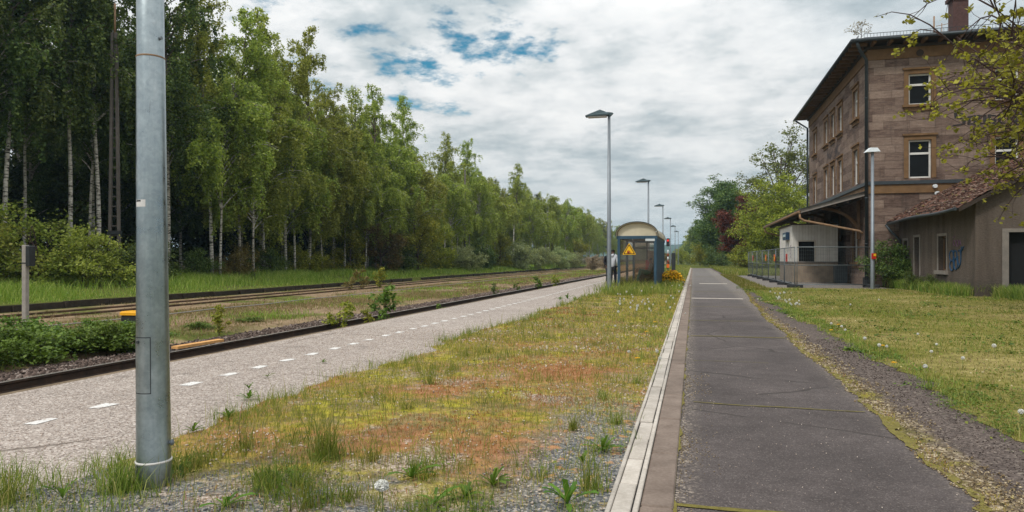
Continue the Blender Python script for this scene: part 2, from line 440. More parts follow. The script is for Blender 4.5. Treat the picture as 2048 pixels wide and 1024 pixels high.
def cladding():
    t = NT('white_cladding'); p = t.pos(); s = t.sep(p)
    w = t.math('FRACT', t.math('MULTIPLY', t.math('ADD', s[0], s[1]), 6.5))
    groove = t.math('ADD', t.step(w, 0.07, 0.0), t.step(w, 0.93, 1.0))
    n1 = t.noise(p, 3, 5); n2 = t.noise(t.mapping(p, (3, 3, 0.3)), 1.5, 4)
    c = t.ramp(t.math('ADD', t.math('MULTIPLY', n1, 0.5), t.math('MULTIPLY', n2, 0.5)), [(0.3, (0.60, 0.56, 0.51)), (0.7, (0.80, 0.78, 0.73))])
    c = t.mix(t.math('MULTIPLY', groove, 0.45), c, (0.2, 0.17, 0.14))
    low = t.step(s[2], 1.16, 1.14)
    c = t.mix(low, c, t.ramp(n1, [(0.3, (0.22, 0.17, 0.13)), (0.7, (0.34, 0.27, 0.20))]))
    return t.pbr(c, 0.8, 0, t.bump(groove, -0.5, 0.01), 0.2)
M['cladding'] = cladding()

def roof_tiles():
    t = NT('old_clay_tiles'); p = t.pos()
    b = t.n('ShaderNodeTexBrick')
    s = t.sep(p)
    t.set(b.inputs['Vector'], t.comb(s[1], t.math('MULTIPLY', s[0], 1.15), 0))
    b.inputs['Scale'].default_value = 1; b.inputs['Brick Width'].default_value = 0.22; b.inputs['Row Height'].default_value = 0.3
    b.inputs['Mortar Size'].default_value = 0.012
    b.inputs['Color1'].default_value = (0.08, 0.04, 0.03, 1); b.inputs['Color2'].default_value = (0.20, 0.095, 0.065, 1); b.inputs['Mortar'].default_value = (0.03, 0.022, 0.02, 1)
    n1 = t.noise(p, 3.5, 6, 0.65); n2 = t.noise(p, 14, 4)
    c = t.mix(t.step(n1, 0.5, 0.68), b.outputs['Color'], t.ramp(n2, [(0.35, (0.09, 0.075, 0.05)), (0.65, (0.26, 0.2, 0.16))]))
    c = t.mix(t.step(t.noise(p, 1.7, 5), 0.55, 0.7), c, (0.055, 0.04, 0.035))
    return t.pbr(c, 0.95, 0, t.bump(t.math('ADD', n2, t.math('MULTIPLY', b.outputs['Fac'], -0.5)), 0.6, 0.03), 0.15)
M['roof_tiles'] = roof_tiles()
M['roof_slate'] = plain('roof_slate', (0.06, 0.05, 0.048), 0.8, 0, 0.3, 5, 0.3)
M['chimney_brick'] = plain('chimney_brick', (0.085, 0.045, 0.04), 0.9, 0, 0.4, 9, 0.5)

def rail_mat(name, head):
    t = NT(name); p = t.obj(); nz = t.noise(p, 6, 6, 0.7)
    k_ = 0.7 if 'worn' in name else 1.9
    rust = t.ramp(nz, [(0.3, tuple(k_ * q for q in (0.028, 0.019, 0.014))), (0.55, tuple(k_ * q for q in (0.07, 0.04, 0.026))), (0.75, tuple(k_ * q for q in (0.13, 0.07, 0.04)))])
    nrm = t.sep(t.n('ShaderNodeNewGeometry').outputs['Normal'])[2]
    top = t.step(nrm, 0.5, 0.8)
    z = t.sep(p)[2]
    m = t.math('MULTIPLY', top, t.step(z, -0.02, -0.005))
    c = t.mix(m, rust, head)
    return t.pbr(c, t.math('SUBTRACT', 0.75, t.math('MULTIPLY', m, 0.4)), t.math('MULTIPLY', m, 0.7), t.bump(nz, 0.3, 0.01), 0.4)
M['rail_used'] = rail_mat('rail_worn', (0.42, 0.38, 0.34))
M['rail_rusty'] = rail_mat('rail_rusty', (0.13, 0.075, 0.045))
def stone_island(name, stops):
    t = NT(name)
    c = t.ramp(t.island(), stops)
    c = t.mix(0.3, c, t.noise(t.obj(), 40, 4), 'OVERLAY')
    return t.pbr(c, 0.95, 0, None, 0.15)
M['ballast_stone'] = stone_island('ballast_stone', [(0, (0.045, 0.033, 0.028)), (0.5, (0.10, 0.072, 0.06)), (0.85, (0.17, 0.125, 0.105)), (1, (0.30, 0.25, 0.22))])
M['grit_stone'] = stone_island('grit_stone', [(0, (0.10, 0.105, 0.115)), (0.5, (0.20, 0.205, 0.21)), (0.8, (0.36, 0.33, 0.30)), (1, (0.62, 0.54, 0.46))])
M['dirt_stone'] = stone_island('dirt_stone', [(0, (0.05, 0.04, 0.036)), (0.6, (0.115, 0.09, 0.08)), (1, (0.26, 0.21, 0.18))])
M['husk'] = stone_island('husk', [(0, (0.13, 0.09, 0.05)), (0.6, (0.26, 0.20, 0.12)), (1, (0.48, 0.40, 0.28))])
M['chip_stone'] = stone_island('chip_stone', [(0, (0.30, 0.22, 0.18)), (0.5, (0.50, 0.40, 0.33)), (1, (0.72, 0.63, 0.55))])

# --- ground sheets
def speck(t, p, s1, stops):
    v = t.voro(p, s1, out='Color')
    return t.ramp(t.sep(v)[0], stops)

def platform_mat():
    t = NT('platform_grit'); p = t.pos()
    n1 = t.noise(p, 0.5, 5, 0.6); n2 = t.noise(p, 7, 4, 0.6); n3 = t.noise(p, 2.2, 5, 0.65)
    sp = speck(t, p, 66, [(0.05, (0.08, 0.062, 0.054)), (0.4, (0.33, 0.275, 0.24)), (0.8, (0.49, 0.425, 0.38)), (1, (0.74, 0.68, 0.62))])
    c = t.mix(0.42, sp, t.ramp(n2, [(0.3, (0.27, 0.225, 0.195)), (0.7, (0.47, 0.41, 0.37))]))
    c = t.mix(t.math('MULTIPLY', t.step(n3, 0.55, 0.72), 0.5), c, (0.14, 0.12, 0.105))
    jc = t.voro(t.mix(0.15, p, t.noise(p, 2.5, 4, col=True)), 0.28, 'DISTANCE_TO_EDGE')
    c = t.mix(t.math('MULTIPLY', t.math('MULTIPLY', t.step(jc, 0.010, 0.002), t.step(n1, 0.45, 0.6)), 0.7), c, (0.09, 0.07, 0.055))
    c = t.mix(0.4, c, t.ramp(n1, [(0.35, 0.38), (0.65, 0.6)]), 'OVERLAY')
    x = t.sep(p)[0]
    e = t.step(t.math('ADD', x, t.math('MULTIPLY', n2, 0.12)), -6.30, -6.42)
    c = t.mix(t.math('MULTIPLY', e, 0.7), c, (0.21, 0.13, 0.075))
    h = t.math('ADD', t.voro(p, 55), t.math('MULTIPLY', n2, 0.6))
    return t.pbr(c, 0.95, 0, t.bump(h, 0.55, 0.012), 0.15)
M['platform'] = platform_mat()

def verge_mat():
    t = NT('mossy_verge'); p = t.pos(); s = t.sep(p)
    n1 = t.noise(p, 0.9, 5, 0.6); n2 = t.noise(p, 2.1, 5, 0.65); n3 = t.noise(p, 9, 4, 0.6); n4 = t.noise(t.mapping(p, (1, 1, 1), (0, 0, 0.7)), 0.7, 4)
    grit = speck(t, p, 70, [(0.0, (0.065, 0.07, 0.078)), (0.5, (0.16, 0.165, 0.17)), (0.85, (0.30, 0.29, 0.27)), (1, (0.58, 0.5, 0.42))])
    pale = speck(t, p, 60, [(0.0, (0.15, 0.11, 0.08)), (0.5, (0.36, 0.27, 0.21)), (1, (0.66, 0.56, 0.48))])
    moss = t.ramp(n3, [(0.3, (0.15, 0.135, 0.02)), (0.5, (0.38, 0.34, 0.04)), (0.7, (0.56, 0.49, 0.08))])
    rust = t.ramp(n3, [(0.3, (0.20, 0.075, 0.03)), (0.7, (0.50, 0.26, 0.13))])
    straw = t.ramp(n3, [(0.3, (0.16, 0.13, 0.05)), (0.7, (0.40, 0.31, 0.15))])
    far = t.step(s[1], 6.5, 13.0)
    moss = t.mix(t.step(t.math('ADD', s[1], n1), 4.3, 3.7), moss, pale)
    c = t.mix(t.step(t.math('ADD', n2, t.math('MULTIPLY', t.math('SUBTRACT', n3, 0.5), 0.5)), 0.40, 0.62), straw, moss)
    c = t.mix(far, c, t.mix(t.step(n2, 0.52, 0.62), straw, moss))
    # rust moss in the middle ground, gravel close to the lens
    rm = t.math('MULTIPLY', t.step(t.math('ADD', n4, t.math('MULTIPLY', t.math('SUBTRACT', n3, 0.5), 0.6)), 0.42, 0.64), t.math('MULTIPLY', t.step(s[1], 3.2, 4.4), t.step(s[1], 13.0, 7.5)))
    c = t.mix(rm, c, rust)
    c = t.mix(t.math('MULTIPLY', t.step(n1, 0.53, 0.62), t.step(s[1], 9, 6)), c, pale)
    g = t.step(t.math('ADD', s[1], t.math('MULTIPLY', n2, 3.2)), 5.3, 4.7)
    g2 = t.math('MULTIPLY', t.step(t.math('ADD', s[0], t.math('MULTIPLY', n1, 0.6)), -1.05, -0.5), t.step(s[1], 7.5, 4.8))
    c = t.mix(t.math('MULTIPLY', t.math('MAXIMUM', g, g2), t.step(n3, 0.66, 0.55)), c, grit)
    h = t.math('ADD', t.voro(p, 65), n3)
    return t.pbr(c, 0.97, 0, t.bump(h, 0.7, 0.02), 0.1)
M['verge'] = verge_mat()

def asphalt_mat():
    t = NT('old_asphalt'); p = t.pos(); s = t.sep(p)
    n1 = t.noise(p, 0.8, 5, 0.6); n2 = t.noise(p, 5, 5, 0.65)
    sp = speck(t, p, 150, [(0.0, (0.038, 0.031, 0.03)), (0.5, (0.085, 0.07, 0.067)), (0.9, (0.13, 0.11, 0.105)), (1, (0.30, 0.26, 0.24))])
    c = t.mix(0.5, sp, t.ramp(n2, [(0.3, (0.062, 0.05, 0.048)), (0.7, (0.118, 0.098, 0.094))]))
    pt = t.voro(t.mix(0.25, p, t.noise(p, 1.2, 4, col=True)), 0.42, out='Color')
    c = t.mix(0.45, c, t.ramp(t.sep(pt)[1], [(0, 0.38), (1, 0.58)]), 'OVERLAY')
    c = t.mix(0.5, c, t.ramp(n1, [(0.38, 0.3), (0.62, 0.62)]), 'OVERLAY')
    # grit swept to the edges
    ed = t.math('MAXIMUM', t.step(t.math('ADD', s[0], t.math('MULTIPLY', n2, 0.25)), 0.22, 0.0), t.step(t.math('SUBTRACT', s[0], t.math('MULTIPLY', n2, 0.3)), 1.15, 1.5))
    grit = speck(t, p, 65, [(0.2, (0.07, 0.06, 0.055)), (0.7, (0.17, 0.14, 0.12)), (1, (0.5, 0.42, 0.34))])
    c = t.mix(t.math('MULTIPLY', ed, 0.75), c, grit)
    cr = t.voro(t.mix(0.12, p, t.noise(p, 3, 4, col=True)), 0.55, 'DISTANCE_TO_EDGE')
    crack = t.math('MULTIPLY', t.step(cr, 0.014, 0.003), t.step(n1, 0.46, 0.54))
    c = t.mix(t.math('MULTIPLY', crack, 0.7), c, (0.035, 0.03, 0.026))
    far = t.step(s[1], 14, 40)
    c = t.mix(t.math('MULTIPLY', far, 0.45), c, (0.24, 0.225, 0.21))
    h = t.math('ADD', t.voro(p, 110), t.math('ADD', t.math('MULTIPLY', n2, 0.8), t.math('MULTIPLY', crack, -1.0)))
    return t.pbr(c, 0.85, 0, t.bump(h, 0.5, 0.008), 0.25)
M['asphalt'] = asphalt_mat()

def dirt_mat():
    t = NT('gritty_dirt'); p = t.pos(); s = t.sep(p)
    n1 = t.noise(p, 1.3, 5, 0.6); n2 = t.noise(p, 6, 5, 0.65)
    sp = speck(t, p, 60, [(0.0, (0.045, 0.036, 0.032)), (0.55, (0.115, 0.09, 0.08)), (0.88, (0.20, 0.16, 0.14)), (1, (0.40, 0.34, 0.28))])
    c = t.mix(0.45, sp, t.ramp(n2, [(0.3, (0.07, 0.056, 0.05)), (0.7, (0.15, 0.12, 0.106))]))
    edge = t.step(t.math('SUBTRACT', s[0], t.math('MULTIPLY', n2, 0.35)), 1.62, 1.42)
    chips = speck(t, p, 38, [(0.3, (0.12, 0.09, 0.05)), (0.7, (0.28, 0.22, 0.14)), (1, (0.6, 0.5, 0.36))])
    c = t.mix(t.math('MULTIPLY', edge, t.step(n1, 0.42, 0.52)), c, chips)
    mo = t.ramp(n2, [(0.3, (0.11, 0.10, 0.02)), (0.7, (0.30, 0.26, 0.05))])
    c = t.mix(t.math('MULTIPLY', edge, t.step(n1, 0.52, 0.42)), c, mo)
    return t.pbr(c, 0.95, 0, t.bump(t.math('ADD', t.voro(p, 60), n2), 0.7, 0.015), 0.15)
M['dirt'] = dirt_mat()

def lawn_mat():
    t = NT('lawn_soil'); p = t.pos()
    n1 = t.noise(p, 0.35, 5, 0.6); n2 = t.noise(p, 5, 4)
    a = t.ramp(n2, [(0.3, (0.10, 0.105, 0.022)), (0.7, (0.22, 0.20, 0.05))])
    b = t.ramp(n2, [(0.3, (0.17, 0.145, 0.045)), (0.7, (0.35, 0.29, 0.115))])
    c = t.mix(t.step(n1, 0.42, 0.62), a, b)
    return t.pbr(c, 1.0, 0, t.bump(n2, 0.8, 0.05), 0.05)
M['lawn'] = lawn_mat()

def field_mat():
    t = NT('rough_ground'); p = t.pos(); s = t.sep(p)
    n1 = t.noise(p, 0.3, 5, 0.6); n2 = t.noise(p, 3, 5, 0.65)
    a = t.ramp(n2, [(0.3, (0.06, 0.075, 0.018)), (0.7, (0.15, 0.165, 0.04))])
    b = t.ramp(n2, [(0.3, (0.15, 0.105, 0.065)), (0.7, (0.36, 0.26, 0.165))])
    near = t.math('MULTIPLY', t.step(s[0], -22.3, -21.8), t.step(s[0], -9.5, -11.5))
    c = t.mix(t.math('MULTIPLY', near, t.step(n1, 0.36, 0.5)), a, b)
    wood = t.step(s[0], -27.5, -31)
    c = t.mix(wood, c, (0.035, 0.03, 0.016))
    return t.pbr(c, 1.0, 0, t.bump(n2, 0.8, 0.05), 0.05)
M['field'] = field_mat()

def ballast_mat():
    t = NT('ballast_bed'); p = t.pos()
    c = speck(t, p, 16, [(0.0, (0.035, 0.027, 0.023)), (0.6, (0.095, 0.07, 0.058)), (1, (0.22, 0.175, 0.15))])
    d = t.voro(p, 16)
    c = t.mix(t.step(d, 0.35, 0.7), c, (0.015, 0.012, 0.010))
    return t.pbr(c, 1.0, 0, t.bump(d, -1.0, 0.06), 0.1)
M['ballast'] = ballast_mat()
def conc(name, lo, hi, sc=5):
    t = NT(name); p = t.pos(); isl = t.island()
    n1 = t.noise(p, sc, 6, 0.65); n2 = t.noise(p, 45, 4)
    st = t.step(t.noise(p, 1.4, 5, 0.6), 0.5, 0.72)
    c = t.ramp(t.math('ADD', t.math('MULTIPLY', n1, 0.6), t.math('MULTIPLY', n2, 0.4)), [(0.33, lo), (0.66, hi)])
    c = t.mix(t.math('MULTIPLY', st, 0.3), c, tuple(x * 0.5 for x in lo))
    c = t.mix(0.45, c, t.ramp(isl, [(0, 0.36), (1, 0.62)]), 'OVERLAY')
    return t.pbr(c, 0.9, 0, t.bump(n2, 0.3, 0.006), 0.2)
M['duct_lid'] = conc('pale_concrete', (0.36, 0.32, 0.275), (0.56, 0.51, 0.455))
M['kerb_brown'] = conc('brown_kerb', (0.14, 0.105, 0.085), (0.26, 0.205, 0.17))
M['edge_conc'] = conc('edge_concrete', (0.12, 0.085, 0.05), (0.24, 0.18, 0.12))
M['wall_conc'] = conc('dark_concrete', (0.018, 0.014, 0.010), (0.06, 0.046, 0.034))
def hill_mat():
    t = NT('wooded_hill'); p = t.pos()
    c = t.ramp(t.noise(p, 0.03, 5, 0.6), [(0.35, (0.03, 0.045, 0.025)), (0.65, (0.07, 0.09, 0.04))])
    return t.pbr(c, 1.0, 0, None, 0.0)
M['hill'] = hill_mat()
M['pine_leaf'] = leaf_mat('pine_leaf', [(0, (0.03, 0.05, 0.025)), (1, (0.08, 0.105, 0.05))], 0.15)
# ------------------------------------------------------------------ numpy tools
def sinoise(x, y, sc, seed):
    r = np.random.default_rng(seed)
    v = np.zeros_like(np.asarray(x, float))
    for k in range(7):
        a = r.uniform(0, 2 * pi); f = sc * r.uniform(0.5, 2.2)
        v = v + np.sin((x * cos(a) + y * sin(a)) * f * 2 * pi + r.uniform(0, 6.28)) / (0.7 + 0.5 * f / sc)
    return v / 3.0

def blades(P, h, w, lean, rng):
    n = len(P)
    az = rng.uniform(0, 2 * pi, n); la = rng.uniform(0, 2 * pi, n)
    s = np.stack([np.cos(az), np.sin(az), np.zeros(n)], 1) * (w / 2)[:, None]
    l = np.stack([np.cos(la), np.sin(la), np.zeros(n)], 1) * (h * lean)[:, None]
    up = np.array([0, 0, 1.0])
    mid = P + l * 0.3 + up * (h * 0.58)[:, None]
    tip = P + l + up * (h * np.sqrt(np.clip(1 - (lean * 0.7) ** 2, 0.15, 1)))[:, None]
    V = np.stack([P - s, P + s, mid + s * 0.75, mid - s * 0.75, tip + s * 0.12, tip - s * 0.12], 1).reshape(-1, 3)
    b = (np.arange(n) * 6)[:, None]
    F = np.concatenate([b + np.array([[0, 1, 2, 3]]), b + np.array([[3, 2, 4, 5]])], 0)
    return V, F

def unit(v): return v / (np.linalg.norm(v, axis=-1, keepdims=True) + 1e-9)

def leaves(P, size, rng, flat=0.5, aspect=0.62):
    """one folded rhombus per leaf"""
    n = len(P)
    nrm = rng.normal(size=(n, 3)); nrm[:, 2] = np.abs(nrm[:, 2]) + flat; nrm = unit(nrm)
    a = unit(np.cross(nrm, rng.normal(size=(n, 3)))); b = np.cross(nrm, a)
    sz = (size * rng.uniform(0.65, 1.3, n))[:, None]
    V = np.stack([P - a * sz * 0.5, P + b * sz * aspect * 0.5 + nrm * sz * 0.08, P + a * sz * 0.5, P - b * sz * aspect * 0.5 + nrm * sz * 0.08], 1).reshape(-1, 3)
    F = (np.arange(n) * 4)[:, None] + np.array([[0, 1, 2, 3]])
    return V, F

class Wood:
    """collects tapered limb tubes as one quad mesh"""
    def __init__(self): self.V, self.F, self.n = [], [], 0
    def limb(self, pts, r0, r1, k=5):
        pts = np.asarray(pts, float); m = len(pts)
        d = unit(np.gradient(pts, axis=0))
        ref = np.array([0.31, 0.95, 0.1])
        s = unit(np.cross(d, ref)); u = np.cross(s, d)
        r = np.linspace(r0, r1, m)
        a = np.linspace(0, 2 * pi, k, endpoint=False)
        ring = pts[:, None, :] + (s[:, None, :] * np.cos(a)[None, :, None] + u[:, None, :] * np.sin(a)[None, :, None]) * r[:, None, None]
        self.V.append(ring.reshape(-1, 3))
        i = np.arange(m - 1)[:, None] * k; j = np.arange(k)[None, :]; j2 = (j + 1) % k
        F = np.stack([i + j, i + j2, i + k + j2, i + k + j], -1).reshape(-1, 4) + self.n
        self.F.append(F); self.n += m * k
    def mesh(self, name): return quadmesh(name, np.concatenate(self.V), np.concatenate(self.F), True)

def bez(p0, p1, p2, m):
    t = np.linspace(0, 1, m)[:, None]
    return p0 * (1 - t) ** 2 + p1 * 2 * t * (1 - t) + p2 * t * t

def birch_meshes(seed, H=19.0, lean=0.0, base=0.30, leaf=0.15, dens=1.0, spread=1.0):
    r = np.random.default_rng(seed)
    W = Wood()
    zs = np.linspace(0, 1, 14)
    ph = r.uniform(0, 6.28, 4)
    def trunk(t):
        t = np.asarray(t, float)
        x = lean * H * t + 0.22 * np.sin(t * 4.5 + ph[0]) * t * 1.5 + 0.12 * np.sin(t * 11 + ph[1]) * t
        y = 0.22 * np.sin(t * 4 + ph[2]) * t * 1.5 + 0.1 * np.sin(t * 12 + ph[3]) * t
        return np.stack([x, y, H * t], -1)
    W.limb(trunk(zs), 0.0122 * H ** 0.78, 0.012, 8)
    P = []
    nb = int(58 * dens ** 0.5)
    for k in range(nb):
        t0 = base + (0.985 - base) * ((k + r.uniform(0, 1)) / nb) ** 0.9
        q = (t0 - base) / (1 - base)
        L = (0.55 + 2.7 * np.sin(pi * min(1, (q * 0.86 + 0.2))) ** 0.8 * (1 - q * 0.62)) * r.uniform(0.6, 1.25) * spread
        az = r.uniform(0, 2 * pi)
        dr = np.array([cos(az), sin(az), 0])
        p0 = trunk(t0)
        up = r.uniform(0.55, 1.0)
        p1 = p0 + dr * L * 0.5 + np.array([0, 0, L * up])
        p2 = p0 + dr * L + np.array([0, 0, L * up * 0.72 - 0.25 * L * r.uniform(0, 1)])
        path = bez(p0, p1, p2, 6)
        W.limb(path, 0.012 + 0.014 * L, 0.006, 4)
        nt = max(3, int(L * 4.2))
        for j in range(nt):
            tt = r.uniform(0.22, 1.0)
            c = bez(p0, p1, p2, 30)[int(tt * 29)]
            d2 = unit(r.normal(size=3) * np.array([1, 1, 0.4]))
            hang = r.uniform(0.5, 1.6) * (0.55 + 0.6 * (1 - q))
            m = int(46 * dens * hang)
            u = r.uniform(0, 1, m) ** 0.8
            out = r.uniform(0.2, 0.6)
            q_ = c + d2 * (out * np.sqrt(u))[:, None] + np.array([0, 0, 1.0]) * (0.12 * np.sin(u * 3) - hang * u ** 1.6)[:, None]
            q_ += r.normal(size=(m, 3)) * 0.09
            P.append(q_)
            if j % 3 == 0:
                e = c + d2 * out + np.array([0, 0, -hang * 0.8])
                W.limb(bez(c, c + d2 * out + np.array([0, 0, 0.12]), e, 4), 0.006, 0.003, 3)
    P = np.concatenate(P)
    V, F = leaves(P, leaf, r, 0.15, 0.7)
    return W.mesh('birch_trunk'), quadmesh('birch_crown', V, F)

def broad_meshes(seed, H, R, base, leaf=0.16, nleaf=9000, limbs=8, trunk_r=None, clump=0.7, stems=1, flat=0.5, subs=6, shell=0.75, tips_only=False, twist=1.0):
    """rounded broadleaf crown: stems, limbs, boughs, and leaf clumps round every twig end"""
    r = np.random.default_rng(seed)
    W = Wood(); tips = []; tw = []
    tr = trunk_r or 0.02 * H
    cz = (base + H) / 2; rz = (H - base) / 2
    for s_ in range(stems):
        foot = np.array([r.normal() * 0.12 * R, r.normal() * 0.12 * R, 0]) if stems > 1 else np.zeros(3)
        top = np.array([foot[0] * 2 + r.normal() * 0.12 * R, foot[1] * 2 + r.normal() * 0.12 * R, base + (H - base) * 0.72])
        tp = bez(foot, foot * 1.3 + np.array([r.normal() * 0.1, r.normal() * 0.1, top[2] * 0.5]), top, 9)
        W.limb(tp, tr / stems ** 0.5, tr * 0.25, 7)
        for k in range(max(3, limbs // stems)):
            d = r.normal(size=3); d[2] = d[2] * 0.75 + 0.12; d = unit(d)
            e = np.array([0, 0, cz]) + foot + d * np.array([R, R, rz]) * r.uniform(shell, 1.02)
            t0 = np.clip((e[2] * 0.75 - base * 0.2) / top[2], 0.25, 0.97) * r.uniform(0.75, 1.0)
            p0 = tp[int(np.clip(t0, 0, 1) * 8)]
            mid = (p0 + e) / 2 + np.array([0, 0, 0.12 * R]) + r.normal(size=3) * 0.08 * R * twist
            b1 = bez(p0, mid, e, 8)
            W.limb(b1, tr * 0.38, tr * 0.07, 5)
            tips.append(e)
            for j in range(subs):
                c = b1[r.integers(2, 8)]
                d2 = unit(r.normal(size=3) + d * 0.6)
                e2 = c + d2 * R * r.uniform(0.22, 0.45) * np.array([1, 1, min(1.0, rz / R)])
                b2 = bez(c, (c + e2) / 2 + r.normal(size=3) * 0.06 * R * twist + np.array([0, 0, .03 * R]), e2, 5)
                W.limb(b2, tr * 0.13, tr * 0.035, 4)
                tips.append(e2); tips.append(b2[3])
                for jj in range(3):
                    c3 = b2[r.integers(1, 5)]
                    e3 = c3 + unit(r.normal(size=3) + d2 * 0.5) * R * r.uniform(0.1, 0.22)
                    W.limb(bez(c3, (c3 + e3) / 2 + r.normal(size=3) * 0.02 * R, e3, 4), tr * 0.06, tr * 0.02, 3)
                    tips.append(e3); tw.append((c3, e3))
    tips = np.array(tips)
    wgt = r.uniform(0.25, 1.0, len(tips)) ** 1.5; wgt /= wgt.sum()
    idx = r.choice(len(tips), nleaf, p=wgt)
    off = unit(r.normal(size=(nleaf, 3))) * (r.uniform(0, 1, nleaf) ** 0.5 * clump)[:, None]
    off[:, 2] *= 0.6
    V, F = leaves(tips[idx] + off, leaf, r, flat, 0.75)
    return W.mesh('limbs'), quadmesh('foliage', V, F)

def pine_meshes(seed, H, R):
    r = np.random.default_rng(seed)
    W = Wood(); P = []
    W.limb(np.stack([np.sin(np.linspace(0, 3, 9)) * 0.15, np.zeros(9), np.linspace(0, H, 9)], 1), 0.15, 0.015, 7)
    for k in range(70):
        q = r.uniform(0, 1) ** 0.8
        z = H * (0.35 + 0.64 * q); L = R * (1.05 - q) ** 0.8 * r.uniform(0.6, 1.1) + 0.2
        a = r.uniform(0, 6.28); d = np.array([cos(a), sin(a), 0])
        e = np.array([0, 0, z]) + d * L + np.array([0, 0, L * 0.25])
        b = bez(np.array([0, 0, z]), np.array([0, 0, z]) + d * L * 0.6 - np.array([0, 0, 0.05]), e, 5)
        W.limb(b, 0.03, 0.008, 3)
        m = int(70 * L)
        t = r.uniform(0.25, 1, m)
        c = b[(t * 4).astype(int)]
        P.append(c + r.normal(size=(m, 3)) * np.array([0.25, 0.25, 0.14]))
    V, F = leaves(np.concatenate(P), 0.2, r, 0.1, 0.3)
    return W.mesh('pine_trunk'), quadmesh('pine_crown', V, F)

def tree(name, tm, cm, tmat, cmat, loc, rz, s, label, cat, group=None, sz=None):
    o = empty(name, loc, rz, label, cat, group)
    o.scale = (s, s, sz or s)
    for nm, me, mt in (('trunk', tm, tmat), ('crown', cm, cmat)):
        if len(me.materials) == 0: me.materials.append(mt)
        c = bpy.data.objects.new(nm, me); COL.objects.link(c); c.parent = o
        if mt is not me.materials[0]:
            c.material_slots[0].link = 'OBJECT'; c.material_slots[0].material = mt
    return o

# ------------------------------------------------------------------ the setting: ground
prof = [(-3000, 0.4), (-70, 0.4), (-40, 0.3), (-30, 0.1), (-25, -0.16), (-22.45, -0.26), (-22.3, -0.50), (-18, -0.50), (-17, -0.515), (-11.4, -0.5), (-10.9, -0.62), (-10.8, -0.72), (-6.62, -0.72), (-6.60, -0.05), (2.0, -0.03), (60, -0.03), (3000, -0.03)]
ys = [-80, -10, 0, 10, 20, 30, 45, 60, 90, 130, 200, 350, 700, 3000]
gv = [(x, y, z) for y in ys for x, z in prof]
nx = len(prof)
gf = [(j * nx + i, j * nx + i + 1, (j + 1) * nx + i + 1, (j + 1) * nx + i) for j in range(len(ys) - 1) for i in range(nx - 1)]
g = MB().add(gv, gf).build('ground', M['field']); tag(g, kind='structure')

def ystations(y0, y1, k=0.018, m=0.05):
    out = [y0]
    while out[-1] < y1: out.append(out[-1] + max(m, k * abs(out[-1])))
    out[-1] = y1
    return np.array(out)

def strip(name, mat, y0, y1, fl, fr, z, nxs=2):
    y = ystations(y0, y1)
    l, r_ = fl(y), fr(y)
    V = []
    for t in np.linspace(0, 1, nxs): V.append(np.stack([l * (1 - t) + r_ * t, y, np.full_like(y, z)], 1))
    n = len(y)
    F = [(k * n + i, (k + 1) * n + i, (k + 1) * n + i + 1, k * n + i + 1) for k in range(nxs - 1) for i in range(n - 1)]
    o = link(name, quadmesh(name, np.concatenate(V), np.array(F)), mat)
    tag(o, kind='structure')
    return o
K = lambda c: (lambda y: np.full_like(y, float(c)))
strip('platform', M['platform'], -4, 118, K(-6.36), K(-2.6), 0.0)
def verge_left(y):
    b = -3.55 + 0.16 * sinoise(y, y * 0, 0.22, 3) + 0.09 * sinoise(y, y * 0, 0.9, 4) + 0.05 * sinoise(y, y * 0, 2.7, 5)
    b = b - 0.75 * np.clip((3.12 - y) / 0.4, 0, 1)
    b = b - 0.25 * np.clip((y - 6) / 2, 0, 1) * np.clip((14 - y) / 4, 0, 1)
    return b
strip('verge', M['verge'], -4, 118, verge_left, K(-0.42), 0.006)
def path_right(y):
    return 1.47 + 0.09 * sinoise(y, y * 0, 0.15, 8) + 0.035 * sinoise(y, y * 0, 0.9, 9) + 0.015 * sinoise(y, y * 0, 3.0, 10) + 0.5 * np.clip((y - 12) / 18, 0, 1) + 0.25 * np.clip((y - 28) / 8, 0, 1)
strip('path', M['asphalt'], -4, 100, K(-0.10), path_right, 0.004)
def lawn_left(y):
    return 2.33 + 0.15 * sinoise(y, y * 0, 0.18, 18) + 0.09 * sinoise(y, y * 0, 1.1, 19) + 0.04 * sinoise(y, y * 0, 2.9, 20) - 0.1 * np.clip((y - 10) / 10, 0, 1)
strip('dirt_strip', M['dirt'], -4, 100, K(1.0), lambda y: lawn_left(y) + 0.3, -0.004)
strip('lawn', M['lawn'], -4, 33.0, lawn_left, K(40), 0.001)
strip('forecourt', M['asphalt'], 32.6, 62, K(2.9), K(8.4), -0.001)
strip('meadow', M['lawn'], 62, 120, K(2.6), K(60), 0.005)
# platform edge to the track
e = MB()
yy = -4.0
while yy < 118:
    L = 2.0
    e.box(-6.50, -6.355, yy + 0.006, yy + L - 0.006, -0.75, -0.006 + rnd.uniform(-0.008, 0.002)); yy += L
tag(e.build('platform_edge_kerb', M['edge_conc']), kind='structure')
# kerb stones and the duct with its lids
kb, lid = MB(), MB()
yy = 0.6
while yy < 100:
    n = 1.0 if yy < 40 else 4.0
    dz = rnd.uniform(-0.004, 0.004)
    kb.cbox(-0.268, -0.100, yy + 0.008, yy + n - 0.008, -0.12, 0.022 + dz, 0.008); yy += n
yy = 0.4
while yy < 100:
    n = 0.5 if yy < 40 else 2.0
    dz = rnd.uniform(-0.006, 0.005); dx = rnd.uniform(-0.004, 0.004)
    lid.cbox(-0.400 + dx, -0.305 + dx, yy + 0.008, yy + n - 0.008, -0.08, 0.035 + dz, 0.004); yy += n
yy = 0.2
while yy < 100:
    n = 1.0 if yy < 40 else 4.0
    lid.cbox(-0.432, -0.407, yy + 0.003, yy + n - 0.003, -0.1, 0.036, 0.004)
    lid.cbox(-0.299, -0.271, yy + 0.003, yy + n - 0.003, -0.1, 0.034, 0.004); yy += n
tag(kb.build('kerb', M['kerb_brown']), kind='structure')
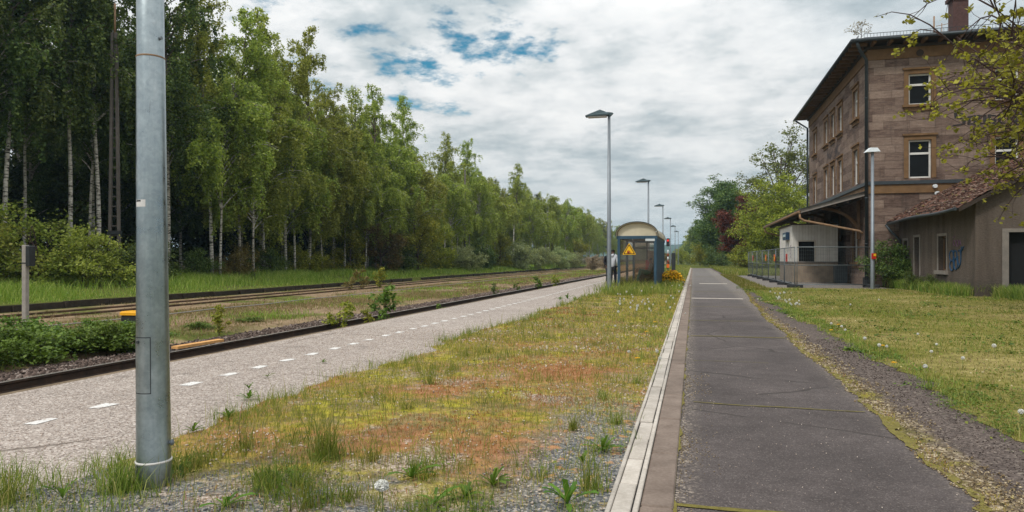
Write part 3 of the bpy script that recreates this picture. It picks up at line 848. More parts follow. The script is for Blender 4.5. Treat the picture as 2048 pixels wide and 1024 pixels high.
tag(lid.build('kerb_duct', M['duct_lid']), kind='structure')
du = MB(); du.box(-0.43, -0.272, 0.2, 100, -0.1, 0.018); tag(du.build('kerb_duct', M['rubber']), kind='structure')
# white dashes of the safety line
dm = MB()
for k in range(175):
    y = 3.15 + k * 0.575
    j = [rnd.uniform(-0.018, 0.018) for _ in range(4)]; y += rnd.uniform(-0.03, 0.03)
    x0 = -5.04
    dm.add([(x0 - 0.06 + j[0], y - 0.11, 0.004), (x0 + 0.06 + j[1], y - 0.10, 0.004), (x0 + 0.06 + j[2], y + 0.11, 0.004), (x0 - 0.06 + j[3], y + 0.10, 0.004)], [(0, 1, 2, 3)])
tag(dm.build('platform_marking', M['white_paint']), kind='structure')
# moss in the joints across the path
mj = MB()
for y, a, b, w in ((3.72, -0.09, 1.25, 0.05), (6.35, 0.0, 1.4, 0.025), (11.9, -0.05, 1.45, 0.07), (9.0, 0.0, 0.9, 0.012), (14.9, -0.08, 1.2, 0.045), (19.3, -0.08, 1.4, 0.07), (28.0, 0, 1.9, 0.12), (52, 0, 1.9, 0.3), (70, 0, 2, 0.4)):
    xs = np.linspace(a, b, 40)
    yc = y + 0.05 * sinoise(xs, xs * 0, 0.6, int(y * 10)) + 0.03 * (xs - 0.5)
    wd = w * (0.5 + 0.5 * np.abs(sinoise(xs, xs * 0, 2.2, int(y * 7))) + 0.2)
    vs = [(x, c - q / 2, 0.010) for x, c, q in zip(xs, yc, wd)] + [(x, c + q / 2, 0.010) for x, c, q in zip(xs, yc, wd)]
    mj.add(vs, [(i, i + 1, 41 + i, 40 + i) for i in range(39)])
ysn = np.linspace(2.3, 40, 700)
xr = path_right(ysn); wr = 0.03 + 0.05 * sinoise(ysn, ysn * 0, 0.9, 31) + 0.03 * sinoise(ysn, ysn * 0, 5.0, 32); wr = np.clip(wr, 0.001, 0.11)
mj.add([(x - w * 0.5, y, 0.011) for x, y, w in zip(xr, ysn, wr)] + [(x + w, y, 0.011) for x, y, w in zip(xr, ysn, wr)], [(i, 700 + i, 701 + i, i + 1) for i in range(699)])
wk = np.clip(0.002 + 0.022 * sinoise(ysn, ysn * 0, 1.1, 35) + 0.014 * sinoise(ysn, ysn * 0, 4.0, 36), 0.001, 0.06)
mj.add([(-0.103, y, 0.0125) for y in ysn] + [(-0.100 + w, y, 0.0125) for y, w in zip(ysn, wk)], [(i, i + 1, 701 + i, 700 + i) for i in range(699)])
tag(mj.build('moss', M['moss_joint']), kind='stuff')
# pale concrete slabs let into the path
ps = MB()
ps.box(-0.06, 1.55, 23.2, 23.5, -0.02, 0.009); ps.box(2.0, 3.1, 23.3, 23.7, -0.02, 0.006); ps.box(0.3, 1.7, 37, 37.6, -0.02, 0.009)
tag(ps.build('path_slabs', M['duct_lid']), kind='structure')
# ballast bed
bb = MB()
pf = [(-10.95, -0.60), (-10.5, -0.56), (-9.2, -0.53), (-7.0, -0.53), (-6.63, -0.58)]
for (xa, za), (xb, zb) in zip(pf, pf[1:]):
    bb.add([(xa, -10, za), (xb, -10, zb), (xb, 300, zb), (xa, 300, za)], [(0, 1, 2, 3)])
tag(bb.build('track_bed', M['ballast']), kind='structure')

# stones: ballast, grit
def stones(name, P, size, mat, rng, flat=0.75):
    n = len(P)
    base = np.array([[1, 0, 0], [0, 1, 0], [-1, 0, 0], [0, -1, 0], [0, 0, 1], [0, 0, -1]], float)
    pts = base[None] * (1 + rng.uniform(-0.35, 0.45, (n, 6, 1))) + rng.normal(size=(n, 6, 3)) * 0.22
    pts[:, :, 2] *= flat
    a = rng.uniform(0, 2 * pi, n); tl = rng.uniform(-0.6, 0.6, n)
    c, s = np.cos(a)[:, None], np.sin(a)[:, None]
    x = pts[:, :, 0] * c - pts[:, :, 1] * s; y = pts[:, :, 0] * s + pts[:, :, 1] * c; z = pts[:, :, 2]
    ct, st = np.cos(tl)[:, None], np.sin(tl)[:, None]
    x2 = x * ct - z * st; z2 = x * st + z * ct
    V = (np.stack([x2, y, z2], -1) * (size * 0.5)[:, None, None] + P[:, None, :]).reshape(-1, 3)
    t = np.array([[0, 1, 4], [1, 2, 4], [2, 3, 4], [3, 0, 4], [1, 0, 5], [2, 1, 5], [3, 2, 5], [0, 3, 5]])
    F = ((np.arange(n) * 6)[:, None, None] + t[None]).reshape(-1, 3)
    return tag(link(name, quadmesh(name, V, F), mat), kind='stuff')
def logY(n, a, b, rng, off=0.0):
    return (a + off) * ((b + off) / (a + off)) ** rng.uniform(0, 1, n) - off
r_ = np.random.default_rng(5)
n = 42000
y = logY(n, 3.0, 75, r_, 6); x = -8.95 - 2.05 * r_.uniform(0, 1, n) ** 0.9 + 0.1 * r_.normal(size=n)
z = np.interp(-x, [6.63, 7.0, 9.2, 10.5, 10.95, 11.3], [-0.58, -0.53, -0.53, -0.56, -0.60, -0.6]) + r_.uniform(-0.01, 0.035, n)
sz = (0.045 + 0.035 * r_.uniform(0, 1, n)) * np.clip((y + 6) / 22, 1, 2.5)
stones('ballast', np.stack([x, y, z], 1), sz, M['ballast_stone'], r_)
n = 9000
y = logY(n, 3.0, 60, r_, 6); x = r_.uniform(-8.7, -6.7, n)
stones('ballast', np.stack([x, y, np.full(n, -0.52) + r_.uniform(-0.01, 0.03, n)], 1), np.full(n, 0.06), M['ballast_stone'], r_)
# loose grit close to the lens
def grit(name, n, fx, ya, yb, mat, s0, s1, keep=None, z=0.010, off=0):
    y = logY(n, ya, yb, r_, off); x = fx(y, r_.uniform(0, 1, n))
    if keep is not None:
        k = keep(x, y) > r_.uniform(0, 1, n); x, y = x[k], y[k]
    s = r_.uniform(s0, s1, len(x)) * np.clip(y / 6, 1, 1.8)
    return stones(name, np.stack([x, y, np.full(len(x), z) + s * 0.15], 1), s, mat, r_)
grit('gravel', 26000, lambda y, u: verge_left(y) + (-0.44 - verge_left(y)) * u, 2.2, 6.5, M['grit_stone'], 0.006, 0.016,
     lambda x, y: np.clip(1.5 - 0.42 * y + 0.5 * sinoise(x, y, 0.5, 41) + 0.5 * np.clip(x + 1.3, 0, 1), 0.02, 1))
grit('gravel', 9000, lambda y, u: verge_left(y) + 0.2 + (-0.5 - verge_left(y)) * u, 3.5, 14, M['chip_stone'], 0.008, 0.022,
     lambda x, y: np.clip(0.15 + 0.7 * sinoise(x, y, 0.45, 42), 0.02, 1))
grit('gravel', 15000, lambda y, u: -6.3 + (2.9) * u, 3.0, 12, M['chip_stone'], 0.004, 0.009, None, 0.002)
grit('gravel', 9000, lambda y, u: path_right(y) - 0.03 + 0.38 * u ** 1.3, 2.4, 16, M['husk'], 0.006, 0.019, lambda x, y: np.clip(0.25 + 0.5 * sinoise(x, y, 0.7, 43), 0.04, 1) * np.clip(1.4 - y * 0.08, 0.15, 1), 0.006)
grit('gravel', 3000, lambda y, u: -0.08 + 0.25 * u ** 2.4, 2.4, 8, M['husk'], 0.004, 0.011, lambda x, y: np.clip(0.4 + 0.8 * sinoise(x, y, 0.6, 44), 0.05, 1), 0.006)
grit('gravel', 260, lambda y, u: 0.1 + 1.3 * u, 2.4, 9, M['chip_stone'], 0.003, 0.009, None, 0.006)
grit('gravel', 5000, lambda y, u: path_right(y) + 0.1 + 0.75 * u, 2.6, 12, M['dirt_stone'], 0.005, 0.014, None, -0.002)

# ------------------------------------------------------------------ rails
def rail_profile(x, zt):
    p = [(-0.036, 0), (0.036, 0), (0.036, -0.03), (0.010, -0.045), (0.010, -0.125), (0.07, -0.145), (0.07, -0.155), (-0.07, -0.155), (-0.07, -0.145), (-0.010, -0.125), (-0.010, -0.045), (-0.036, -0.03)]
    return p
def track(name, xs, zt, y0, y1, mat, label, sleeper=True):
    o = empty(name, ((xs[0] + xs[1]) / 2, y0, zt), 0, label, 'railway track')
    for x in xs:
        m = MB()
        m.prism([(a + x, b + zt) for a, b in rail_profile(x, zt)], 'y', y0, y1)
        m.build('rail', mat, o)
    if not sleeper: return o
    s = MB(); y = y0 + 0.3
    cx = (xs[0] + xs[1]) / 2
    while y < y1 - 1 and y < 120:
        s.box(cx - 1.3, cx + 1.3, y - 0.12, y + 0.12, zt - 0.3, zt - 0.152); y += 0.62
    tag(s.build('sleepers', M['wood_dark'], o), kind='stuff')
    return o
track('railway_track', (-7.35, -8.85), -0.33, -10, 300, M['rail_used'], 'bright topped railway track running beside the gritty platform')
track('railway_track', (-19.05, -20.55), -0.43, -10, 300, M['rail_rusty'], 'rusty overgrown railway track along the low dark wall', False)
# low wall of the old platform beyond the second track
w = empty('retaining_wall', (-22.3, 0, -0.62), 0, 'low dark concrete wall edging the grass bank behind rusty rails', 'wall')
m = MB(); y = -6.0
while y < 150:
    if not (51 < y < 53):
        t = rnd.uniform(-0.02, 0.02)
        m.box(-22.42, -22.28 + t * 0.5, y + 0.012, y + 1.988, -0.7, -0.27 + t)
    y += 2.0
m.build('wall_panel', M['wall_conc'], w)
c = MB(); y = -6.0
while y < 150:
    if not (51 < y < 53): c.box(-22.27 , -22.19, y - 0.05, y + 0.05, -0.7, -0.30)
    y += 2.0
tag(c.build('wall_stud', M['wall_conc'], w), kind='stuff')
pr = MB(); pr.tube([(-15.9, y, -0.42 + 0.015 * sin(y)) for y in range(8, 90, 3)], 0.02, 5)
tag(pr.build('point_rod', M['concrete_post']), 'thin pale rod lying along the weeds between the two tracks', 'rod')
# ------------------------------------------------------------------ lamps
def big_lamp_geometry(near=False):
    """7 m platform lamp; arm points to -x (towards the track)"""
    H = 7.15
    pole = MB()
    if near:
        pole.lathe([(0.0955, -0.05), (0.0945, 0.14), (0.0915, 0.15), (0.0862, 0.8), (0.0818, 1.35), (0.0750, 2.45), (0.0728, 2.46), (0.060, H)], 48)
    else:
        pole.lathe([(0.092, -0.05), (0.09, 2.55), (0.075, 2.6), (0.055, H)], 16)
    return pole, H
def lamp_head_into(m, H):
    # wedge-shaped shade: long ridge sloping down to the front, small tail behind the mast
    f, b = -0.95, 0.02
    v = [(f, -0.16, H - 0.02), (f, 0.16, H - 0.02), (b, -0.19, H + 0.02), (b, 0.19, H + 0.02), (-0.36, -0.10, H + 0.20), (-0.36, 0.10, H + 0.20), (-0.10, -0.08, H + 0.09), (-0.10, 0.08, H + 0.09),
         (f, -0.15, H - 0.06), (f, 0.15, H - 0.06), (b, -0.18, H - 0.04), (b, 0.18, H - 0.04)]
    m.add(v, [(0, 4, 5, 1), (4, 6, 7, 5), (6, 2, 3, 7), (0, 2, 6, 4), (1, 5, 7, 3), (0, 1, 9, 8), (1, 3, 11, 9), (3, 2, 10, 11), (2, 0, 8, 10), (8, 9, 11, 10)])
    m.prism([(-0.10, H + 0.10), (0.14, H + 0.06), (0.17, H + 0.03), (0.06, H - 0.08), (-0.06, H - 0.06)], 'y', -0.06, 0.06)

# the near mast
lx, ly = -2.995, 3.26
o = empty('lamp_post', (lx, ly, 0), 0, 'thick galvanised lamp post close to the camera rising out of the picture', 'street lamp', 'lamps along the platform')
p, H = big_lamp_geometry(True)
o.rotation_euler = (0.002, -0.0074, 0)
pp = p.build('pole', M['galv'], o, True)
hd = MB(); lamp_head_into(hd, H); hd.build('lamp_head', M['lamp_head'], o, True)
gl = MB(); gl.box(-0.85, -0.1, -0.13, 0.13, H - 0.10, H - 0.062); gl.build('lamp_glass', M['lamp_glass'], o, True)
def on_pole(a0, a1, z0, z1, r0, dr, n=10):
    """curved plate hugging the mast"""
    m = MB(); vs = []
    for i in range(n + 1):
        a = a0 + (a1 - a0) * i / n
        for r in (r0, r0 + dr):
            for z in (z0, z1): vs.append((cos(a) * r, sin(a) * r, z))
    fs = []
    for i in range(n):
        b = i * 4
        fs += [(b + 2, b + 6, b + 7, b + 3), (b + 1, b + 3, b + 7, b + 5), (b, b + 4, b + 6, b + 2), (b, b + 1, b + 5, b + 4)]
    fs += [(0, 2, 3, 1), (n * 4, n * 4 + 1, n * 4 + 3, n * 4 + 2)]
    return m.add(vs, fs)
aim = math.atan2(-ly, -lx)            # angle at the mast that faces the camera
lft = aim - 0.9
# service hatch: a thin gap line, the plate and its lock
def hatch_outline():
    m = MB(); w = 0.005
    a0, a1, z0, z1 = aim - 1.40, aim - 0.12, 0.54, 0.86
    for (x, y_, zz0, zz1) in ((a0, a0 + 0.05, z0, z1), (a1 - 0.05, a1, z0, z1), (a0 + .05, a1 - .05, z0, z0 + w), (a0 + .05, a1 - .05, z1 - w, z1)):
        q = on_pole(x, y_, zz0, zz1, 0.0878, 0.0014, 6); m.add(q.v, q.f)
    return m
hm = hatch_outline().build('hatch_seam', M['dark_metal'], o, True)
on_pole(aim - 1.35, aim - 0.17, 0.546, 0.854, 0.0866, 0.0022).build('hatch', M['galv'], o, True)
k = MB(); k.tube([(cos(aim - 1.0) * 0.090, sin(aim - 1.0) * 0.090, 0.832), (cos(aim - 1.0) * 0.0945, sin(aim - 1.0) * 0.0945, 0.832)], 0.009, 10); k.build('lock', M['dark_metal'], o, True)
on_pole(aim - 1.25, aim - 0.40, 1.595, 1.635, 0.0800, 0.0012).build('sticker', M['sticker'], o, True)
on_pole(aim - 1.2, aim - 0.75, 1.624, 1.633, 0.0813, 0.0006).build('sticker_print', M['dark_metal'], o, True)
bd = MB(); bd.lathe([(0.0905, 0.138), (0.0968, 0.140), (0.0968, 0.150), (0.0905, 0.152)], 40); bd.build('clamp_band', M['sticker'], o, True)
bt = MB(); a = aim + 1.15
bt.tube([(cos(a) * 0.08, sin(a) * 0.08, 0.245), (cos(a) * 0.112, sin(a) * 0.112, 0.245)], 0.011, 8); bt.tube([(cos(a) * 0.1, sin(a) * 0.1, 0.245), (cos(a) * 0.108, sin(a) * 0.108, 0.245)], 0.019, 6); bt.build('earth_bolt', M['galv_far'], o, True)
bt = MB(); a = aim + 0.75
bt.tube([(cos(a) * 0.06, sin(a) * 0.06, 2.56), (cos(a) * 0.082, sin(a) * 0.082, 2.56)], 0.010, 8); bt.build('bolt', M['galv_far'], o, True)
jn = MB(); jn.lathe([(0.0720, 2.446), (0.0762, 2.449), (0.0762, 2.457), (0.0720, 2.46)], 40); jn.build('joint_ring', M['pipe_rust'], o, True)

# the row of lamps beyond
p, H = big_lamp_geometry(False)
root = empty('lamp_post', (-3.3, 27.7, 0), 0, None, 'street lamp', 'lamps along the platform')
p.build('pole', M['galv_far'], root, True)
hd = MB(); lamp_head_into(hd, H); hd.build('lamp_head', M['lamp_head'], root, True)
gl = MB(); gl.box(-0.85, -0.1, -0.13, 0.13, H - 0.10, H - 0.062); gl.build('lamp_glass', M['lamp_glass'], root, True)
lamp_labels = ['tall grey platform lamp standing in front of the shelter', 'platform lamp rising behind the shelter roof, second tallest on the skyline', 'platform lamp seen just over the far end of the shelter roof',
               'slim platform lamp beside the red signal', 'small far platform lamp behind the short grey post', 'farthest smallest platform lamp against the blue hill']
for i, lb in enumerate(lamp_labels):
    c = root if i == 0 else copy_tree(root)
    c.location = (-3.30 + 0.03 * i, 27.7 + 24.4 * i, 0)
    c['label'] = lb
# the white lamp by the station
x, y = at(1745, 29.6)
o = empty('lamp_post', (x, y, 0), 0.3, 'thin grey lamp post with white pointed head in front of the station corner', 'street lamp')
m = MB(); m.lathe([(0.085, 0), (0.085, 1.6), (0.075, 1.62), (0.06, 5.95)], 16); m.build('pole', M['galv_far'], o, True)
m = MB(); m.add([(-0.33, -0.14, 5.92), (0.28, -0.14, 5.95), (0.28, 0.14, 5.95), (-0.33, 0.14, 5.92), (-0.12, -0.09, 6.12), (0.18, -0.09, 6.12), (0.18, 0.09, 6.12), (-0.12, 0.09, 6.12)],
                [(0, 3, 2, 1), (4, 5, 6, 7), (0, 1, 5, 4), (1, 2, 6, 5), (2, 3, 7, 6), (3, 0, 4, 7)]); m.build('lamp_head', M['lamp_white'], o, True)
m = MB(); m.box(-0.10, 0.10, -0.115, -0.095, 1.30, 1.55); b = m.build('notice', M['sign_red'], o, True)
m = MB(); m.box(-0.02, 0.085, -0.121, -0.117, 1.42, 1.53); m.build('notice_panel', M['sign_yellow'], b, True)

# ------------------------------------------------------------------ shelter
SX0, SX1, SY0, SY1 = -3.17, -1.60, 30.2, 37.9
o = empty('platform_shelter', (-2.4, 30.2, 0), 0, 'blue platform shelter with cream barrel roof and glazed end', 'shelter')
EV = 2.18
m = MB()
for x in (SX0, SX1):
    for y in (SY0, (SY0 + SY1) / 2, SY1):
        m2 = MB(); m2.cbox(x - 0.06, x + 0.06, y - 0.06, y + 0.06, 0, EV, 0.012); m2.build('post', M['blue_steel'], o)
for y in (SY0, SY1):
    m = MB(); m.cbox(SX0 - 0.1, SX1 + 0.1, y - 0.055, y + 0.055, EV, EV + 0.13, 0.01); m.build('end_beam', M['blue_steel'], o)
for x in (SX0, SX1):
    m = MB(); m.box(x - 0.05, x + 0.05, SY0 + 0.06, SY1 - 0.06, EV + 0.003, EV + 0.12); m.build('side_beam', M['blue_steel'], o)
def arc(n=20, ext=0.12, z0=EV + 0.13, rise=0.60):
    a, b = SX0 - ext, SX1 + ext
    out = []
    for i in range(n + 1):
        t = pi * i / n
        out.append(((a + b) / 2 - cos(t) * (b - a) / 2, z0 + rise * sin(t) ** 0.85))
    return out
outer, inner = arc(), arc(ext=0.09, rise=0.575)
m = MB()
pts = outer + inner[::-1]
n = len(outer)
for i in range(n - 1):
    quad = [outer[i], outer[i + 1], inner[i + 1], inner[i]]
    m.prism(quad, 'y', SY0 - 0.18, SY1 + 0.18)
m.build('roof', M['roof_cream'], o)
for y in (SY0 - 0.20, SY1 + 0.18):
    m = MB(); m.tube([(x, y + 0.01, z) for x, z in arc(ext=0.125, rise=0.61)], 0.02, 6); m.build('roof_trim', M['dark_metal'], o)
for y in (SY0, SY1):
    m = MB(); m.prism(arc(ext=0.05, rise=0.55), 'y', y - 0.02, y + 0.02); m.build('gable_panel', M['roof_cream'], o)
m = MB(); m.box(SX0 + 0.06, SX1 - 0.06, SY0 - 0.006, SY0 + 0.006, 0.12, EV - 0.005); m.build('glass_pane', M['glass'], o)
# ribbed blue back wall
m = MB(); k = 0; y = SY0 + 0.065
while y < SY1 - 0.1:
    d = 0.045 if k % 2 == 0 else 0.0
    m.box(SX1 - 0.02 + 0.0, SX1 + 0.03 + d, y, y + 0.148, 0.08, EV - 0.004); y += 0.15; k += 1
m.build('back_panel', M['blue_steel'], o)
m = MB(); m.box(SX1 - 0.05, SX1 - 0.024, SY0 + 0.08, SY1 - 0.08, 0.1, EV - 0.05); m.build('inner_lining', M['panel_grey'], o)
m = MB(); m.box(SX0 + 0.75, SX1 - 0.07, SY1 - 0.03, SY1 - 0.005, 0.3, 1.75); m.build('end_panel', M['panel_grey'], o)
m = MB(); m.box(SX0 + 0.06, SX0 + 0.74, SY1 - 0.01, SY1 + 0.002, 0.12, EV - 0.01); m.build('glass_pane', M['glass'], o)
m = MB(); m.bar((SX0 + 0.72, SY1, 0.05), (SX0 + 0.72, SY1, EV), 0.07); m.build('mullion', M['dark_metal'], o)
m = MB(); m.box(SX0 + 0.06, SX1 - 0.06, SY1 - 0.03, SY1 + 0.03, 1.86, 1.93); m.build('cross_bar', M['dark_metal'], o)
m = MB(); m.box(SX1 - 0.42, SX1 - 0.02, SY0 - 0.072, SY0 - 0.058, EV - 0.10, EV + 0.0); m.build('white_plate', M['lamp_white'], o)
# warning triangle
tc = Vector((-2.72, SY0 - 0.03, 1.66))
def tri(s, dy0, dy1, lift=0.0):
    m = MB(); h = s * 0.866; pts = []
    r = s * 0.06
    corners = [(-s / 2, -h / 3), (s / 2, -h / 3), (0, 2 * h / 3)]
    for i, (x, z) in enumerate(corners):
        px_, pz_ = corners[i - 1]; nx_, nz_ = corners[(i + 1) % 3]
        for (ax, az) in ((px_, pz_), (nx_, nz_)):
            d = math.hypot(ax - x, az - z); pts.append((tc.x + x + (ax - x) / d * r, tc.z + lift + z + (az - z) / d * r))
    return m.prism(pts, 'y', tc.y + dy0, tc.y + dy1)
sg = empty('warning_sign', (tc.x, tc.y, tc.z), 0, 'yellow triangular passing train warning sign on the shelter glass', 'warning sign')
tri(0.60, 0.0, 0.012).build('plate', M['sign_yellow'], sg)
tri(0.515, -0.004, -0.001).build('border', M['sign_brown'], sg)
tri(0.40, -0.008, -0.0045).build('field', M['sign_yellow'], sg)
m = MB(); z0 = tc.z - 0.06; x0 = tc.x - 0.02
m.prism([(x0 - 0.07, z0 - 0.02), (x0 - 0.055, z0 - 0.045), (x0 + 0.03, z0 - 0.045), (x0 + 0.045, z0 - 0.02), (x0 + 0.04, z0 + 0.055), (x0 + 0.02, z0 + 0.07), (x0 - 0.045, z0 + 0.07), (x0 - 0.065, z0 + 0.055)], 'y', tc.y - 0.0115, tc.y - 0.0085)
m.bar((x0 - 0.06, tc.y - 0.01, z0 - 0.052), (x0 + 0.10, tc.y - 0.01, z0 - 0.052), 0.003, 0.008)
for k in range(3):
    m.tube([(x0 + 0.05 + 0.02 * k, tc.y - 0.01, z0 + 0.05 - 0.02 * k), (x0 + 0.075 + 0.02 * k, tc.y - 0.01, z0 + 0.0 - 0.01 * k), (x0 + 0.06 + 0.03 * k, tc.y - 0.01, z0 - 0.035)], 0.005, 5)
m.build('train_pictogram', M['sign_maroon'], sg)
m = MB(); m.box(x0 - 0.05, x0 + 0.022, tc.y - 0.0135, tc.y - 0.0118, z0 + 0.02, z0 + 0.045); m.build('pictogram_window', M['sign_orange'], sg)
# bench and litter bin inside
o = empty('shelter_bench', (-1.9, 34, 0), 0, 'slatted bench along the inside back wall of the shelter', 'bench')
m = MB()
for k in range(4): m.box(-2.12 + k * 0.11, -2.03 + k * 0.11, 31.6, 36.6, 0.43, 0.46)
m.build('seat', M['dark_metal'], o)
for y in (32, 34, 36.2):
    m = MB(); m.box(-2.08, -1.72, y - 0.03, y + 0.03, 0.0, 0.428); m.build('leg', M['dark_metal'], o)
o = empty('litter_bin', (-2.32, 37.3, 0), 0, 'red litter bin hanging at the far end inside the shelter', 'bin')
m = MB(); m.cbox(-2.48, -2.2, 37.2, 37.44, 0.75, 1.25, 0.02); m.build('bin_body', M['sign_red'], o)
m = MB(); m.box(-2.37, -2.31, 37.3, 37.36, 0, 0.75); m.build('bin_post', M['dark_metal'], o)

# ------------------------------------------------------------------ people
def skin(name, verts, edges, mat, parent, root=0, sub=1):
    me = bpy.data.meshes.new(name)
    bm = bmesh.new(); lay = bm.verts.layers.skin.verify()
    vs = []
    for i, (co, r) in enumerate(verts):
        v = bm.verts.new(co); v[lay].radius = (r, r) if not isinstance(r, tuple) else r
        v[lay].use_root = (i == root); vs.append(v)
    for a, b in edges: bm.edges.new((vs[a], vs[b]))
    bm.to_mesh(me); bm.free()
    o = link(name, me, mat, parent)
    s = o.modifiers.new('skin', 'SKIN'); s.use_smooth_shade = True
    u = o.modifiers.new('subdivide', 'SUBSURF'); u.levels = sub + 1; u.render_levels = sub + 1
    return o
def chain(vs, es, pts, start=None):
    prev = start
    for co, r in pts:
        vs.append((co, r))
        if prev is not None: es.append((prev, len(vs) - 1))
        prev = len(vs) - 1
    return prev
def person(loc, rz, J, skin_m, hair_m, top_m, leg_m, shoe_m, label, hood=False, group=None):
    """J: joint positions in the figure's own frame (facing -y)"""
    o = empty('person', loc, rz, label, 'person', group)
    # body
    vs, es = [], []
    pel = chain(vs, es, [(J['pelvis'], 0.12)])
    ch = chain(vs, es, [(J['waist'], 0.115), (J['chest'], 0.135), (J['neck'], 0.06), (J['head0'], 0.085), (J['head1'], 0.098), (J['head2'], 0.07)], pel)
    hd = Vector(J['head1']); fw = Vector(J['face']).normalized()
    chain(vs, es, [(tuple(hd + fw * 0.085 + Vector((0, 0, -0.02))), 0.022)], ch - 1)
    for s in ('l', 'r'):
        chain(vs, es, [(J['sh' + s], 0.06), (J['el' + s], 0.045), (J['wr' + s], 0.032), (J['ha' + s], (0.042, 0.022))], 2)
        wr = Vector(J['wr' + s]); ha = Vector(J['ha' + s]); d = (ha - wr).normalized()
        sd = d.cross(Vector((0.3, 1, 0.2))).normalized()
        base = len(vs) - 1
        for k, ln in enumerate((0.075, 0.085, 0.08, 0.06)):
            a = ha + sd * (k - 1.5) * 0.02
            chain(vs, es, [(tuple(a + d * ln * 0.6), 0.010), (tuple(a + d * ln + fw * 0.012), 0.008)], base)
        chain(vs, es, [(tuple(wr + d * 0.03 + sd * 0.045), 0.011), (tuple(wr + d * 0.07 + sd * 0.055), 0.009)], base - 1)
        chain(vs, es, [(J['hi' + s], 0.085), (J['kn' + s], 0.058), (J['an' + s], 0.04)], pel)
    skin('body', vs, es, skin_m, o)
    # top
    vs, es = [], []
    p0 = chain(vs, es, [(J['hem'], 0.165), (J['waist'], 0.155), (J['chest'], 0.165), (J['neck'], 0.085)])
    for s in ('l', 'r'):
        chain(vs, es, [(J['sh' + s], 0.085), (J['el' + s], 0.066), (J['wr' + s], 0.05)], 2)
    if hood:
        nk = Vector(J['neck'])
        chain(vs, es, [(tuple(nk - fw * 0.09 + Vector((0, 0, -0.02))), 0.085), (tuple(nk - fw * 0.12 + Vector((0, 0, -0.11))), 0.07)], 3)
    skin('jacket', vs, es, top_m, o)
    vs, es = [], []
    p0 = chain(vs, es, [(J['pelvis'], 0.14)])
    for s in ('l', 'r'):
        chain(vs, es, [(J['hi' + s], 0.105), (J['kn' + s], 0.076), (J['an' + s], 0.062)], 0)
    skin('trousers', vs, es, leg_m, o)
    for s in ('l', 'r'):
        a = Vector(J['an' + s]); t = Vector(J['to' + s])
        skin('shoe', [(tuple(a + Vector((0, 0, -0.02))), 0.048), (tuple((a + t) / 2), 0.045), (tuple(t), 0.038)], [(0, 1), (1, 2)], shoe_m, o)
    hb = hd - fw * 0.018 + Vector((0, 0, 0.035))
    skin('hair', [(tuple(hb - fw * 0.03 + Vector((0, 0, -0.06))), 0.085), (tuple(hb), 0.102), (tuple(hb + fw * 0.03 + Vector((0, 0, 0.03))), 0.085)], [(0, 1), (1, 2)], hair_m, o)
    return o
def standing(h=1.0, arm=0.0):
    J = dict(pelvis=(0, 0, 0.93), waist=(0, 0.0, 1.10), hem=(0, 0, 0.86), chest=(0, 0.01, 1.32), neck=(0, 0.01, 1.49), head0=(0, -0.01, 1.57), head1=(0, -0.02, 1.65), head2=(0, -0.02, 1.73), face=(0, -1, -0.1),
             shl=(0.19, 0.01, 1.41), ell=(0.25, 0.03, 1.15), wrl=(0.23, -0.09, 0.95), hal=(0.22, -0.13, 0.88), shr=(-0.19, 0.01, 1.41), elr=(-0.25, 0.03, 1.15), wrr=(-0.23, -0.09, 0.95), har=(-0.22, -0.13, 0.88),
             hil=(0.09, 0, 0.88), knl=(0.10, -0.02, 0.49), anl=(0.10, 0.02, 0.08), tol=(0.12, -0.14, 0.04), hir=(-0.09, 0, 0.88), knr=(-0.10, -0.05, 0.49), anr=(-0.11, 0.0, 0.08), tor=(-0.13, -0.16, 0.04))
    return J
x, y = at(1226, 1365 * 1.3 / 55.0)
J = standing(); J.update(ell=(0.25, 0.0, 1.17), wrl=(0.17, -0.2, 1.08), hal=(0.12, -0.25, 1.09), elr=(-0.26, 0.04, 1.14))
person((x, y, 0), pi - 0.25, J, M['skin_dark'], M['hair_black'], M['cloth_grey'], M['cloth_black'], M['shoe'], 'standing person in grey hoodie and black trousers seen from behind', True)
x, y = at(1217, 36.5)
J = standing(); J.update(wrl=(0.14, -0.24, 1.16), hal=(0.08, -0.28, 1.2))
person((x, y, 0), 0.7, J, M['skin_dark'], M['hair_black'], M['cloth_black'], M['cloth_black'], M['shoe'], 'standing person in dark clothes mostly hidden behind the lamp post')
# bending forward, and seated
J = dict(pelvis=(0, 0.05, 0.52), waist=(0, -0.08, 0.66), hem=(0, 0.03, 0.55), chest=(0, -0.26, 0.78), neck=(0, -0.42, 0.80), head0=(0, -0.50, 0.79), head1=(0, -0.57, 0.77), head2=(0, -0.63, 0.75), face=(0, -0.5, -0.85),
         shl=(0.19, -0.34, 0.78), ell=(0.22, -0.42, 0.50), wrl=(0.14, -0.50, 0.28), hal=(0.12, -0.53, 0.20), shr=(-0.19, -0.34, 0.78), elr=(-0.22, -0.42, 0.50), wrr=(-0.12, -0.52, 0.30), har=(-0.1, -0.55, 0.22),
         hil=(0.09, 0.03, 0.50), knl=(0.15, -0.38, 0.50), anl=(0.14, -0.28, 0.08), tol=(0.15, -0.46, 0.04), hir=(-0.09, 0.03, 0.50), knr=(-0.15, -0.38, 0.50), anr=(-0.14, -0.30, 0.08), tor=(-0.15, -0.48, 0.04))
person((-1.98, 31.9, 0), -pi / 2 - 0.15, J, M['skin'], M['hair_brown'], M['cloth_teal'], M['cloth_black'], M['shoe'], 'person in dark teal jacket bending forward on the shelter bench')
